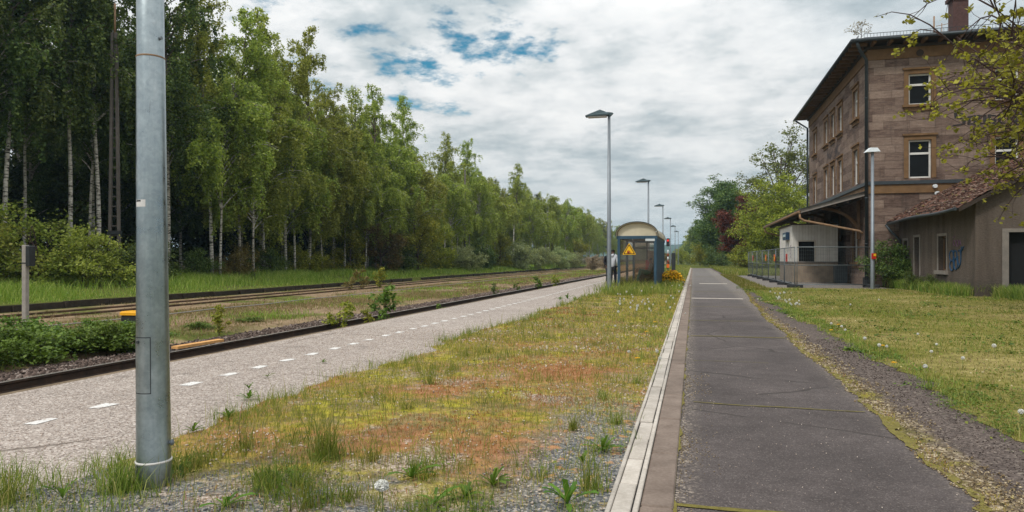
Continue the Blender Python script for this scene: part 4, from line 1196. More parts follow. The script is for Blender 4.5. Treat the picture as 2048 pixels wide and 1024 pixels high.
J = dict(pelvis=(0, 0.02, 0.54), waist=(0, 0.06, 0.72), hem=(0, 0.03, 0.56), chest=(0, 0.05, 0.93), neck=(0, 0.02, 1.09), head0=(0, -0.01, 1.17), head1=(0, -0.03, 1.25), head2=(0, -0.03, 1.33), face=(0, -1, -0.15),
         shl=(0.19, 0.04, 1.02), ell=(0.23, -0.04, 0.76), wrl=(0.08, -0.22, 0.72), hal=(0.02, -0.26, 0.72), shr=(-0.19, 0.04, 1.02), elr=(-0.23, -0.04, 0.76), wrr=(-0.08, -0.22, 0.75), har=(-0.02, -0.26, 0.76),
         hil=(0.09, 0.0, 0.53), knl=(0.13, -0.42, 0.52), anl=(0.12, -0.36, 0.08), tol=(0.12, -0.55, 0.04), hir=(-0.09, 0.0, 0.53), knr=(-0.13, -0.42, 0.52), anr=(-0.12, -0.36, 0.08), tor=(-0.12, -0.55, 0.04))
person((-1.98, 33.2, 0), -pi / 2 + 0.25, J, M['skin'], M['hair_brown'], M['cloth_dim'], M['cloth_black'], M['shoe'], 'dark haired person in grey top sitting upright on the shelter bench')

# ------------------------------------------------------------------ small railway furniture
x, y = at(1347, 40.0)
o = tag(MB().cbox(x - 0.11, x + 0.11, y - 0.11, y + 0.11, 0, 1.66, 0.02).build('marker_post', M['dark_metal']), 'short thick dark grey post in the grass beyond the shelter', 'post')
x, y = at(1336, 62.0)
o = empty('signal', (x, y, 0), 0, 'railway signal glowing red on a red and white banded post', 'signal')
m = MB(); m.tube([(x, y, 0), (x, y, 2.2)], 0.06, 8); m.build('post', M['galv_far'], o)
for k in range(4):
    m = MB(); m.tube([(x, y, 0.9 + 0.3 * k), (x, y, 1.2 + 0.3 * k)], 0.065, 10); m.build('band', M['lamp_white'] if k % 2 else M['sign_maroon'], o)
m = MB(); m.cbox(x - 0.15, x + 0.15, y - 0.12, y + 0.12, 2.45, 3.18, 0.03); hs = m.build('signal_head', M['black_box'], o)
t = NT('signal_light'); t.pbr((0.5, 0.02, 0.02), 0.4, 0, None, 0.3, (1.0, 0.05, 0.03), 0.6)
m = MB(); m.tube([(x, y - 0.121, 2.98), (x, y - 0.15, 2.98)], 0.10, 14); m.build('red_lamp', t.m, hs)
m = MB(); m.tube([(x, y - 0.121, 2.66), (x, y - 0.14, 2.66)], 0.07, 14); m.build('dark_lamp', M['dark_metal'], hs)
m = MB(); m.box(x - 0.12, x + 0.12, y - 0.14, y - 0.1, 0.5, 0.85); m.build('mast_plate', M['sign_orange'], o)
# back of a small trackside signal at the far left
x, y = at(51, 17.5)
o = empty('trackside_post', (x, y, -0.5), 0.2, 'pale concrete post carrying a dark box beside the rusty track', 'post')
m = MB(); m.cbox(x - 0.06, x + 0.06, y - 0.06, y + 0.06, -0.5, 1.66, 0.012); m.build('post', M['concrete_post'], o)
m = MB(); m.cbox(x + 0.07, x + 0.2, y - 0.10, y + 0.10, 1.12, 1.64, 0.02); m.build('box', M['black_box'], o)
m = MB(); m.box(x - 0.066, x + 0.066, y - 0.066, y + 0.066, 1.18, 1.21); m.build('strap', M['black_box'], o)
# yellow capped box and orange board by the track
x, y = at(270, 18.0)
o = empty('cable_box', (x, y, -0.55), 0.1, 'low dark box with yellow lid among the weeds behind near post', 'box')
m = MB(); m.cbox(x - 0.26, x + 0.26, y - 0.2, y + 0.2, -0.55, -0.17, 0.02); m.build('box_body', M['black_box'], o)
m = MB(); m.cbox(x - 0.29, x + 0.29, y - 0.23, y + 0.23, -0.168, -0.07, 0.03); m.build('lid', M['yellow_cap'], o)
bx = MB()
p0 = Vector((-9.28, 8.05, -0.47)); 
bx.bar((-9.85, 11.25, -0.44), (-9.68, 12.4, -0.42), 0.17, 0.05)
tag(bx.build('board', M['orange_board']), 'orange wooden board lying on the ballast beside the rail', 'board')
cb = MB(); cb.tube([(-11.2, 11.4, -0.47), (-10.6, 11.1, -0.50), (-10.2, 10.95, -0.48), (-9.7, 10.9, -0.46), (-9.3, 10.8, -0.47), (-8.95, 10.6, -0.52)], 0.03, 6)
tag(cb.build('cable', M['rubber']), 'black cable crossing the ballast near the orange board', 'cable')
# lattice mast by the wood
x, y = at(229, 35.0)
o = empty('lattice_mast', (x, y, 0.0), 0.45, 'tall rusty two legged lattice mast at the edge of the wood', 'mast')
for s in (-0.24, 0.24):
    m = MB(); m.bar((s, 0, -0.1), (s * 0.35, 0, 12.9), 0.13, 0.16, (0, 1, 0)); m.build('leg', M['mast_steel'], o, True)
m = MB()
for k in range(26):
    z = 0.5 + k * 0.5
    h = 0.24 * (1 - 0.58 * z / 13.4)
    m.bar((-h, 0, z), (h, 0, z), 0.05, 0.05, (0, 1, 0))
m.build('rungs', M['mast_steel'], o, True)
m = MB(); m.box(-0.31, 0.31, -0.12, 0.12, 2.55, 2.75); m.build('clamp', M['black_box'], o, True)
m = MB(); m.tube([(0.02, 0, 12.8), (0.02, 0, 14.4)], 0.05, 6); m.build('tip', M['pipe_rust'], o, True)
for px_, D, h, lb in ((930, 84, 12.3, 'thin dark pole in front of the birches midway along the wood'), (1104, 130, 12.0, 'thin far pole between slim birches near the pale bushes')):
    x, y = at(px_, D)
    o = empty('thin_pole', (x, y, -0.1), 0, lb, 'pole')
    m = MB(); m.tube([(x, y, -0.2), (x, y, h)], [0.13, 0.09], 8); m.build('pole', M['mast_steel'], o)
    m = MB(); m.box(x - 0.17, x + 0.17, y - 0.17, y + 0.17, 1.9, 2.05); m.build('band', M['black_box'], o)
# ------------------------------------------------------------------ walls with openings
def wall(m, axis, c, u0, u1, z0, z1, holes, depth):
    us = sorted({u0, u1} | {h[0] for h in holes} | {h[1] for h in holes})
    zs = sorted({z0, z1} | {h[2] for h in holes} | {h[3] for h in holes})
    def P(u, z, d=0): return (u, c + d, z) if axis == 'x' else (c + d, u, z)
    for ua, ub in zip(us, us[1:]):
        for za, zb in zip(zs, zs[1:]):
            cu, cz = (ua + ub) / 2, (za + zb) / 2
            if any(h[0] < cu < h[1] and h[2] < cz < h[3] for h in holes): continue
            m.add([P(ua, za), P(ub, za), P(ub, zb), P(ua, zb)], [(0, 1, 2, 3)])
    for a, b, c0, c1 in holes:
        for q in ((a, c0, b, c0), (b, c0, b, c1), (b, c1, a, c1), (a, c1, a, c0)):
            m.add([P(q[0], q[1]), P(q[2], q[3]), P(q[2], q[3], depth), P(q[0], q[1], depth)], [(0, 1, 2, 3)])
def bx(axis, c, u0, u1, z0, z1, d0, d1):
    """box on a wall plane: u along the wall, d outward(-)/inward(+)"""
    return (u0, u1, c + d0, c + d1, z0, z1) if axis == 'x' else (c + d0, c + d1, u0, u1, z0, z1)
def window(parent, axis, c, a, b, z0, z1, trim=0.20, sill=True, depth=0.16, transom=0.62, sash=True, room=True):
    """stone surround (part) > white sash, pane"""
    m = MB(); p = 0.035
    m.box(*bx(axis, c, a - trim, a - 0.002, z0, z1, -p, 0.10)); m.box(*bx(axis, c, b + 0.002, b + trim, z0, z1, -p, 0.10))
    m.box(*bx(axis, c, a - trim, b + trim, z1 + 0.002, z1 + trim, -p - 0.003, 0.10))
    if trim > 0.12: m.box(*bx(axis, c, a - trim - 0.06, b + trim + 0.06, z1 + trim + 0.002, z1 + trim + 0.09, -p - 0.07, 0.05))
    if sill: m.box(*bx(axis, c, a - trim - 0.08, b + trim + 0.08, z0 - 0.12, z0 - 0.002, -0.16, 0.12))
    w = m.build('window', M['surround'], parent)
    if sill:
        s = MB(); s.box(*bx(axis, c, a - trim, b + trim, z0 - 0.3, z0 - 0.123, -0.05, 0.05)); s.build('sill_corbel', M['surround'], w)
    if sash:
        s = MB(); f = 0.075; zt = z0 + (z1 - z0) * transom
        for q in ((a, a + f, z0, z1), (b - f, b, z0, z1), (a + f, b - f, z1 - f, z1), (a + f, b - f, z0, z0 + f), (a + f, b - f, zt, zt + 0.10)):
            s.box(*bx(axis, c, q[0] + 0.001, q[1] - 0.001, q[2] + 0.001, q[3] - 0.001, depth - 0.07, depth - 0.012))
        s.build('sash', M['white_sash'], w)
    s = MB(); s.box(*bx(axis, c, a + 0.003, b - 0.003, z0 + 0.003, z1 - 0.003, depth - 0.01, depth + 0.02)); s.build('pane', M['pane'], w)
    return w

# ------------------------------------------------------------------ the station
BX, BY = 8.15, 36.2
BX1, BY1, BZ = 20.5, 53.7, 11.5
st = empty('station_building', (BX, BY, 0), 0, 'three storey sandstone railway station with overhanging roof, derelict', 'building')
endw = [(9.88, 10.84, 8.62, 10.08), (13.45, 14.41, 8.62, 10.08), (9.88, 10.84, 5.14, 6.95), (13.45, 14.41, 5.14, 6.95), (17.0, 17.96, 8.62, 10.08), (17.0, 17.96, 5.14, 6.95)]
fc = [38.85, 42.75, 44.9, 47.05, 51.1]
side_hi = [(c - 0.5, c + 0.5, 8.55, 10.05) for c in fc]
side_mid = [(c - 0.5, c + 0.5, 5.16, 6.95) for c in fc]
side_lo = [(38.85 - 0.5, 38.85 + 0.5, 1.15, 3.0), (40.2, 41.0, 0.1, 2.9), (48.2, 49.4, 0.1, 2.9), (51.1 - 0.5, 51.1 + 0.5, 1.15, 3.0)]
m = MB(); wall(m, 'x', BY, BX, BX1, 0, BZ, endw, 0.35); m.build('end_wall', M['stone_end'], st)
m = MB(); wall(m, 'y', BX, BY, BY1, 0, BZ, side_hi + side_mid + side_lo, 0.35); m.build('track_wall', M['stone_side'], st)
m = MB(); m.add([(BX1, BY, 0), (BX1, BY1, 0), (BX1, BY1, BZ), (BX1, BY, BZ)], [(0, 1, 2, 3)]); m.build('rear_wall', M['stone_side'], st)
m = MB(); m.add([(BX, BY1, 0), (BX1, BY1, 0), (BX1, BY1, BZ), (BX, BY1, BZ)], [(0, 1, 2, 3)]); m.build('end_wall', M['stone_end'], st)
for h in endw: window(st, 'x', BY, *h, sill=(h[2] > 7))
for h in side_hi: window(st, 'y', BX, *h, sill=True)
for h in side_mid: window(st, 'y', BX, *h, sill=False)
for h in side_lo:
    if h[2] > 1: window(st, 'y', BX, *h, trim=0.16)
    else:
        d = MB(); d.box(*bx('y', BX, h[0] + .002, h[1] - .002, h[2], h[3] - .002, 0.2, 0.25)); dd = d.build('door', M['wood_dark'], st)
        d = MB(); d.tube([(BX + 0.19, h[0] + 0.15, 1.05), (BX + 0.14, h[0] + 0.15, 1.05), (BX + 0.14, h[0] + 0.27, 1.05)], 0.012, 6); d.build('handle', M['dark_metal'], dd)
# string course and frieze: ring mouldings round two sides
def ringband(z0, z1, out, name, mat):
    m = MB()
    m.box(BX - out, BX1, BY - out, BY - 0.002, z0, z1)
    m.box(BX - out, BX - 0.002, BY, BY1, z0, z1)
    return m.build(name, mat, st)
ringband(4.86, 5.02, 0.13, 'string_course', M['pipe_slate'])
ringband(4.44, 4.858, 0.07, 'string_course', M['surround'])
ringband(10.86, 11.36, 0.05, 'frieze', M['surround'])
ringband(11.362, BZ, 0.14, 'cornice', M['wood_dark'])
ringband(0, 0.55, 0.05, 'plinth', M['stone_end'])
# blackened lettering between the storeys of the end wall
def letters(x0, z0, s):
    """broad pen letters of an old painted station name, each stroke a slanted slab"""
    m = MB()
    y0, y1 = BY - 0.012, BY - 0.003
    G = {'S': [((0.15, 0.95), (0.75, 0.8)), ((0.15, 0.95), (0.2, 0.6)), ((0.2, 0.6), (0.75, 0.45)), ((0.75, 0.45), (0.7, 0.08)), ((0.7, 0.08), (0.0, 0.0))],
         'a': [((0.1, 0.6), (0.1, 0.05)), ((0.1, 0.6), (0.5, 0.66)), ((0.5, 0.66), (0.5, 0.02)), ((0.1, 0.05), (0.5, 0.1))],
         'p': [((0.08, 0.68), (0.08, -0.28)), ((0.08, 0.62), (0.48, 0.66)), ((0.48, 0.66), (0.48, 0.08)), ((0.48, 0.08), (0.08, 0.02))],
         's': [((0.1, 0.66), (0.5, 0.6)), ((0.1, 0.66), (0.12, 0.36)), ((0.12, 0.36), (0.48, 0.3)), ((0.48, 0.3), (0.46, 0.04)), ((0.46, 0.04), (0.05, 0.0))],
         'c': [((0.1, 0.62), (0.1, 0.06)), ((0.1, 0.62), (0.46, 0.66)), ((0.1, 0.06), (0.46, 0.02))],
         'h': [((0.08, 1.0), (0.08, 0.0)), ((0.08, 0.62), (0.48, 0.66)), ((0.48, 0.66), (0.48, -0.1))],
         'd': [((0.1, 0.62), (0.1, 0.05)), ((0.1, 0.05), (0.5, 0.05)), ((0.5, 0.05), (0.5, 0.62)), ((0.5, 0.62), (0.12, 0.98))]}
    x = x0
    k = 0
    for ch in 'Sapscha':
        for (ax, az), (bx_, bz) in G[ch]:
            w = 0.21 if abs(ax - bx_) < 0.12 else 0.10
            a = Vector((x + ax * s, z0 + az * s)); b = Vector((x + bx_ * s, z0 + bz * s))
            d = (b - a).normalized(); nrm = Vector((-d.y, d.x)) * w * s / 2
            a = a - d * 0.04 * s; b = b + d * 0.04 * s
            off = 0.001 * (k % 4); k += 1
            m.prism([tuple(a + nrm), tuple(b + nrm), tuple(b - nrm), tuple(a - nrm)], 'y', y0 - off, y1)
        x += s * (0.95 if ch == 'S' else 0.66)
    return m
letters(11.75, 7.55, 0.62).build('lettering', M['soot'], st)
v = MB(); v.tube([(10.35, BY - 0.052, 11.05), (10.35, BY - 0.075, 11.05)], 0.16, 16); v.build('vent', M['wood_dark'], st)
v = MB(); v.tube([(10.95, BY - 0.01, 4.72), (10.95, BY - 0.24, 4.72)], 0.09, 12); v.build('insulator', M['lamp_white'], st); v = MB(); v.tube([(11.05, BY - 0.01, 4.38), (11.05, BY - 0.2, 4.38)], 0.1, 12); v.build('insulator', M['lamp_white'], st)
# roof
OH = 0.85; EZ = 11.62
RX0, RX1, RY0, RY1 = BX - OH, BX1 + OH, BY - OH, BY1 + OH
rise = 1.75; ridge = (RY1 - RY0) / 2
mx0, mx1 = RX0 + 6.0, RX1 - 6.0; my = (RY0 + RY1) / 2
m = MB()
A = [(RX0, RY0, EZ), (RX1, RY0, EZ), (RX1, RY1, EZ), (RX0, RY1, EZ), ((RX0 + RX1) / 2, RY0 + 6.6, EZ + rise), ((RX0 + RX1) / 2, RY1 - 6.6, EZ + rise)]
B = [(x, y, z + 0.10) for x, y, z in A]
m.add(B, [(0, 1, 4), (1, 2, 5, 4), (2, 3, 5), (3, 0, 4, 5)])
m.add(A[:4] + B[:4], [(0, 1, 5, 4), (1, 2, 6, 5), (2, 3, 7, 6), (3, 0, 4, 7)])
rf = m.build('roof', M['roof_slate'], st)
m = MB(); m.add([(RX0, RY0, EZ - .004), (RX1, RY0, EZ - .004), (RX1, RY1, EZ - .004), (RX0, RY1, EZ - .004)], [(0, 1, 2, 3)]); m.build('soffit', M['wood_dark'], rf)
m = MB()
y = RY0 + 0.5
while y < RY1 - 0.3:
    MB().box(RX0 + 0.04, BX - 0.142, y - 0.06, y + 0.06, EZ - 0.15, EZ - 0.006).build('rafter', M['brown_wood'], rf); y += 0.72
x = BX + 0.1
while x < RX1 - 0.3:
    MB().box(x - 0.06, x + 0.06, RY0 + 0.04, BY - 0.142, EZ - 0.15, EZ - 0.006).build('rafter', M['brown_wood'], rf); x += 0.72
m = MB()
for a, b in (((RX0 - 0.06, RY0 - 0.06, EZ + 0.0), (RX1, RY0 - 0.06, EZ + 0.0)), ((RX0 - 0.06, RY0 - 0.06, EZ + 0.0), (RX0 - 0.06, RY1 + .06, EZ + 0.0))):
    m.tube([a, b], 0.075, 8)
m.build('gutter', M['pipe_slate'], rf)
m = MB()
for a, b in (((RX0 + 0.55, RY0 + 0.35), (RX1 - 0.4, RY0 + 0.35)), ((RX0 + 0.35, RY0 + 0.55), (RX0 + 0.35, RY1 - 0.4))):
    zz = EZ + 0.17
    a, b = Vector((*a, zz)), Vector((*b, zz)); L = (b - a).length
    for dz in (0.04, 0.22): m.bar(a + Vector((0, 0, dz)), b + Vector((0, 0, dz)), 0.02)
    for k in range(int(L / 0.14)):
        p = a + (b - a) * (k * 0.14 / L); m.bar(p, p + Vector((0, 0, 0.22)), 0.012)
m.build('snow_guard', M['dark_metal'], rf)
m = MB(); m.box(12.85, 13.55, 39.6, 40.3, 12.2, 15.2); ch = m.build('chimney', M['chimney_brick'], rf)
m = MB(); m.box(12.74, 13.66, 39.49, 40.41, 14.62, 14.8); m.build('chimney_band', M['chimney_brick'], ch)
m = MB(); m.tube([(11.35, 37.5, 11.9), (11.35, 37.5, 13.15)], 0.035, 6); m.tube([(11.75, 37.7, 11.9), (11.75, 37.7, 12.85)], 0.02, 5); m.tube([(11.5, 37.7, 12.72), (12.05, 37.7, 12.80)], 0.015, 5); m.build('antenna', M['pipe_rust'], rf)
# down pipes
m = MB(); m.tube([(RX0 + 0.15, RY0, EZ - 0.08), (RX0 + 0.4, RY0 + 0.35, EZ - 0.45), (BX - 0.12, BY - 0.12, EZ - 0.75), (BX - 0.12, BY - 0.12, 0.3)], 0.075, 10)
for z in (2, 4.2, 6.5, 9): m.tube([(BX - 0.12, BY - 0.12, z), (BX - 0.12, BY - 0.12, z + 0.05)], 0.09, 10)
m.build('downpipe', M['pipe_slate'], st)
m = MB(); m.box(BX - 0.26, BX - 0.01, BY - 0.26, BY - 0.01, 0, 0.42); m.build('pipe_shoe', M['black_box'], st)
m = MB(); m.tube([(RX0 + 0.05, RY1 - 0.1, EZ - 0.08), (BX - 0.12, BY1 - 0.1, EZ - 0.8), (BX - 0.12, BY1 - 0.1, 0.1)], 0.07, 8); m.build('downpipe', M['pipe_slate'], st)
# platform canopy
CX, CZ0, CZ1 = 5.2, 3.62, 4.40
m = MB(); m.prism([(CX, CZ0), (BX - 0.075, CZ1), (BX - 0.075, CZ1 + 0.10), (CX - 0.08, CZ0 + 0.10)], 'y', BY + 0.15, BY1)
cn = m.build('canopy', M['wood_dark'], st)
m = MB(); m.prism([(CX - 0.10, CZ0 - 0.05), (BX - 0.15, CZ1 - 0.05), (BX - 0.15, CZ1 + 0.17), (CX - 0.10, CZ0 + 0.13)], 'y', BY + 0.10, BY + 0.147); m.build('gable_board', M['fascia'], cn)
m = MB(); m.prism([(CX - 0.10, CZ0 + 0.135), (BX - 0.075, CZ1 + 0.175), (BX - 0.075, CZ1 + 0.2), (CX - 0.10, CZ0 + 0.16)], 'y', BY + 0.02, BY1 + 0.05); m.build('canopy_cover', M['pipe_slate'], cn)
m = MB(); m.tube([(CX - 0.13, BY + 0.1, CZ0 + 0.02), (CX - 0.13, BY1 + 0.1, CZ0 + 0.02)], 0.075, 8); m.build('canopy_gutter', M['pipe_rust'], cn)
for yy_ in (BY + 0.2, BY1 - 0.2):
    m = MB(); m.tube([(CX - 0.1, yy_, CZ0 - 0.06), (CX - 0.1, yy_, CZ0 - 0.28), (CX + 0.1, yy_, CZ0 - 0.42), (BX - 0.35, yy_, CZ0 - 0.96), (BX - 0.2, yy_, CZ0 - 1.1)], 0.055, 8); m.build('gutter_outlet', M['pipe_rust'], cn)
for yy_ in (BY + 1.6, BY + 6.2, BY + 10.8, BY + 15.4):
    m = MB(); pts = []
    for k in range(9):
        a = k / 8 * pi / 2
        pts.append((BX - 0.1 - 1.95 * (1 - cos(a)), yy_, 2.55 + 1.35 * sin(a)))
    for p, q in zip(pts, pts[1:]): m.bar(p, q, 0.13, 0.15, (0, 1, 0))
    m.bar((BX - 0.1, yy_, 2.3), (BX - 0.1, yy_, 4.3), 0.14, 0.14, (0, 1, 0))
    m.build('bracket', M['brown_wood'], cn)
m = MB()
for k in range(5):
    t = 0.1 + k * 0.2; x = CX + (BX - CX) * t; m.box(x - 0.05, x + 0.05, BY + 0.16, BY1 - 0.05, CZ0 + (CZ1 - CZ0) * t - 0.13, CZ0 + (CZ1 - CZ0) * t - 0.01)
m.build('purlins', M['wood_dark'], cn)
m = MB(); m.cbox(7.35, 7.95, 39.8, 40.4, 0, 0.95, 0.02); cb_ = m.build('switch_cabinet', M['pipe_slate'])
tag(cb_, 'small slate grey cabinet against the station wall behind the fence', 'cabinet')
# ------------------------------------------------------------------ white kiosk under the canopy
KX0, KX1, KY0, KY1, KH = 5.38, 7.75, 41.3, 47.0, 3.22
ks = empty('kiosk', (KX0, KY0, 0), 0, 'white boarded kiosk with dark serving hatch under the station canopy', 'kiosk')
m = MB(); wall(m, 'x', KY0, KX0, KX1, 0, KH, [(5.72, 6.55, 1.16, 2.28)], 0.12); wall(m, 'y', KX0, KY0, KY1, 0, KH, [], 0.1); wall(m, 'x', KY1, KX0, KX1, 0, KH, [], 0.1)
wall(m, 'y', KX1, KY0, KY1, 0, KH, [], 0.1)
m.build('wall', M['cladding'], ks)
m = MB(); m.box(KX0 - 0.08, KX1 + 0.05, KY0 - 0.08, KY1 + 0.05, KH, KH + 0.07); m.build('roof', M['wood_dark'], ks)
m = MB(); m.box(5.722, 6.548, KY0 + 0.10, KY0 + 0.13, 1.162, 2.278); h_ = m.build('hatch', M['void'], ks)
m = MB()
for q in ((5.66, 5.718, 1.16, 2.28), (6.552, 6.61, 1.16, 2.28), (5.66, 6.61, 2.282, 2.34)): m.box(q[0], q[1], KY0 - 0.03, KY0 + 0.06, q[2], q[3])
m.build('hatch_frame', M['panel_grey'], h_)
m = MB(); m.box(KX0 - 0.05, KX1, KY0 - 0.05, KY0 - 0.003, 1.10, 1.157); m.box(KX0 - 0.05, KX0 - 0.003, KY0, KY1, 1.10, 1.157); m.build('ledge', M['fascia'], ks)
m = MB(); m.box(KX0 - 0.02, KX0 - 0.004, 42.6, 43.3, 1.75, 2.2); pn = m.build('notice_board', M['sticker'], ks)
m = MB()
for k in range(4): m.tube([(KX0 - 0.006, 41.7 + 0.1 * sin(k * 2.1), 1.35 + 0.2 * k), (KX0 - 0.006, 41.9, 1.42 + 0.2 * k), (KX0 - 0.006, 41.7, 1.5 + 0.2 * k)], 0.014, 4)
m.build('graffiti', M['graffiti2'], ks)
sgn = empty('station_sign', (KX0 - 0.1, 42.6, 2.6), 0, 'small dark blue box sign on the white kiosk side', 'sign')
m = MB(); m.cbox(KX0 - 0.2, KX0 - 0.005, 42.3, 43.9, 2.42, 2.86, 0.02); m.build('sign_box', M['sign_navy'], sgn)
m = MB(); m.box(KX0 - 0.206, KX0 - 0.203, 42.55, 43.65, 2.6, 2.74); m.build('sign_lettering', M['sign_pale'], sgn)

# ------------------------------------------------------------------ rendered annex
AX, AY0, AY1 = 9.45, 27.0, 36.1
AX1 = 17.0
an = empty('annex', (AX, AY0, 0), 0, 'low grey rendered outbuilding with mossy tiled roof, derelict', 'building')
ah = [(34.75, 35.35, 0.75, 2.15), (33.05, 33.75, 0.02, 2.25), (29.8, 30.7, 0.85, 2.2)]
m = MB(); wall(m, 'y', AX, AY0, AY1, 0, 3.35, ah, 0.28)
m.build('track_wall', M['render_wall'], an)
slope = 0.57
def az(x): return 3.35 + (x - AX) * slope
m = MB()
gd = (10.45, 13.2, 0.0, 2.22)
wall(m, 'x', AY0, AX, AX1, 0, 3.35, [gd], 0.3)
m.add([(AX, AY0, 3.35), (AX1, AY0, 3.35), (AX1, AY0, az((AX + AX1) / 2) - 0.0 if False else 3.35), ((AX + AX1) / 2, AY0, az((AX + AX1) / 2))], [(0, 1, 3)])
m.build('gable_wall', M['render_wall'], an)
m = MB(); m.add([(AX1, AY0, 0), (AX1, AY1, 0), (AX1, AY1, 3.35), (AX1, AY0, 3.35)], [(0, 1, 2, 3)]); m.build('rear_wall', M['render_wall'], an)
ww = []
for i, h in enumerate(ah):
    nm = 'door' if h[2] < 0.1 else 'window'
    m = MB(); t_ = 0.11
    m.box(*bx('y', AX, h[0] - t_, h[0] - .002, h[2], h[3], -0.025, 0.1)); m.box(*bx('y', AX, h[1] + .002, h[1] + t_, h[2], h[3], -0.025, 0.1)); m.box(*bx('y', AX, h[0] - t_, h[1] + t_, h[3] + .002, h[3] + t_, -0.028, 0.1))
    if nm == 'window': m.box(*bx('y', AX, h[0] - 0.18, h[1] + 0.18, h[2] - 0.15, h[2] - .002, -0.12, 0.1))
    f = m.build(nm, M['fascia'], an)
    m = MB(); m.box(*bx('y', AX, h[0] + .003, h[1] - .003, h[2] + .003, h[3] - .003, 0.22, 0.25)); m.build('pane' if nm == 'window' else 'doorway_void', M['pane'] if nm == 'window' else M['void'], f)  # doorway closed by a near-black sheet painted as the unlit inside
    if nm == 'window':
        m = MB()
        for q in ((h[0], h[0] + .06, h[2], h[3]), (h[1] - .06, h[1], h[2], h[3]), (h[0] + .06, h[1] - .06, h[3] - .06, h[3]), (h[0] + .06, h[1] - .06, h[2], h[2] + .06)):
            m.box(*bx('y', AX, q[0] + .004, q[1] - .004, q[2] + .004, q[3] - .004, 0.17, 0.218))
        m.build('sash', M['brown_wood'], f)
m = MB(); m.box(gd[0] + .003, gd[1] - .003, AY0 + 0.25, AY0 + 0.28, 0, gd[3] - .003); gdo = m.build('garage_void', M['void'], an)  # near-black sheet painted as the unlit garage behind the opening
m = MB(); m.box(gd[0] - 0.2, gd[0] - .002, AY0 - 0.02, AY0 + 0.1, 0, gd[3]); m.box(gd[0] - 0.2, gd[1] + 0.2, AY0 - 0.023, AY0 + 0.1, gd[3] + .002, gd[3] + 0.13); m.build('door_frame', M['fascia'], gdo)
m = MB(); m.box(AX - 0.03, AX - .002, AY0, 33.05 - .12, 0, 0.62); m.box(AX - 0.03, gd[0] - .21, AY0 - 0.03, AY0 - .002, 0, 0.62); m.build('plinth', M['render_wall'], an)
# roof with a little sag and raised tile courses
m = MB()
xs_ = np.linspace(AX - 0.62, (AX + AX1) / 2, 26); ys_ = np.linspace(AY0 - 0.28, AY1 - 0.05, 60)
V = []; 
for i, x in enumerate(xs_):
    for j, y in enumerate(ys_):
        sag = -0.06 * sin(pi * j / 59) + 0.02 * sin(y * 3.1 + x * 2) + 0.022 * rnd.uniform(-1, 1) + (0.03 if i % 2 else 0)
        V.append((x, y, 3.42 + (x - AX) * slope + sag))
m.add(V, [(i * 60 + j, i * 60 + j + 1, (i + 1) * 60 + j + 1, (i + 1) * 60 + j) for i in range(25) for j in range(59)])
rt = m.build('roof', M['roof_tiles'], an)
m = MB(); xm = (AX + AX1) / 2
m.add([(xm, AY0 - .28, 3.42 + (xm - AX) * slope), (AX1 + 0.6, AY0 - .28, 3.1), (AX1 + .6, AY1 - .05, 3.1), (xm, AY1 - .05, 3.42 + (xm - AX) * slope)], [(0, 1, 2, 3)]); m.build('rear_roof', M['roof_tiles'], rt)
m = MB(); m.prism([(AX - 0.60, 3.42 - 0.62 * slope - 0.13), (xm, az(xm) - 0.12), (xm, az(xm) + 0.05), (AX - 0.60, 3.42 - 0.6 * slope + 0.0)], 'y', AY0 - 0.30, AY0 - 0.25); m.build('verge_board', M['wood_dark'], rt)
m = MB(); m.prism([(AX - 0.55, 3.42 - 0.55 * slope - 0.10), (AX + 0.3, 3.42 + 0.3 * slope - 0.10), (AX + 0.3, 3.42 + .3 * slope - 0.05), (AX - 0.55, 3.42 - 0.55 * slope - 0.05)], 'y', AY0 - 0.24, AY1 - 0.1); m.build('eaves_boards', M['wood_dark'], rt)
m = MB(); gz = 3.42 - 0.62 * slope - 0.06
m.tube([(AX - 0.68, AY0 - 0.2 + k * 0.95, gz - 0.03 * sin(k * 0.9) - 0.008 * k + 0.03) for k in range(10)], 0.065, 8); m.build('gutter', M['pipe_slate'], rt)
m = MB(); m.tube([(AX - 0.66, AY1 - 0.35, gz - 0.08), (AX - 0.5, AY1 - 0.4, gz - 0.35), (AX - 0.09, AY1 - 0.45, gz - 0.8), (AX - 0.09, AY1 - 0.45, 0.1)], 0.055, 8); m.build('downpipe', M['pipe_slate'], an)
# loose tiles and debris on the roof slope
R2 = np.random.default_rng(77); n = 1500
x = R2.uniform(AX - 0.6, xm - 0.3, n); y = R2.uniform(AY0 - 0.25, AY1 - 0.2, n)
ob = stones('roof_litter', np.stack([x, y, 3.47 + (x - AX) * slope - 0.05 * np.sin(pi * (y - AY0) / 9)], 1), R2.uniform(0.05, 0.17, n), M['roof_debris'] if 'roof_debris' in M else stone_island('roof_debris', [(0, (0.05, 0.03, 0.025)), (0.6, (0.14, 0.075, 0.055)), (0.9, (0.26, 0.2, 0.17)), (1, (0.22, 0.18, 0.05))]), R2, 0.35)
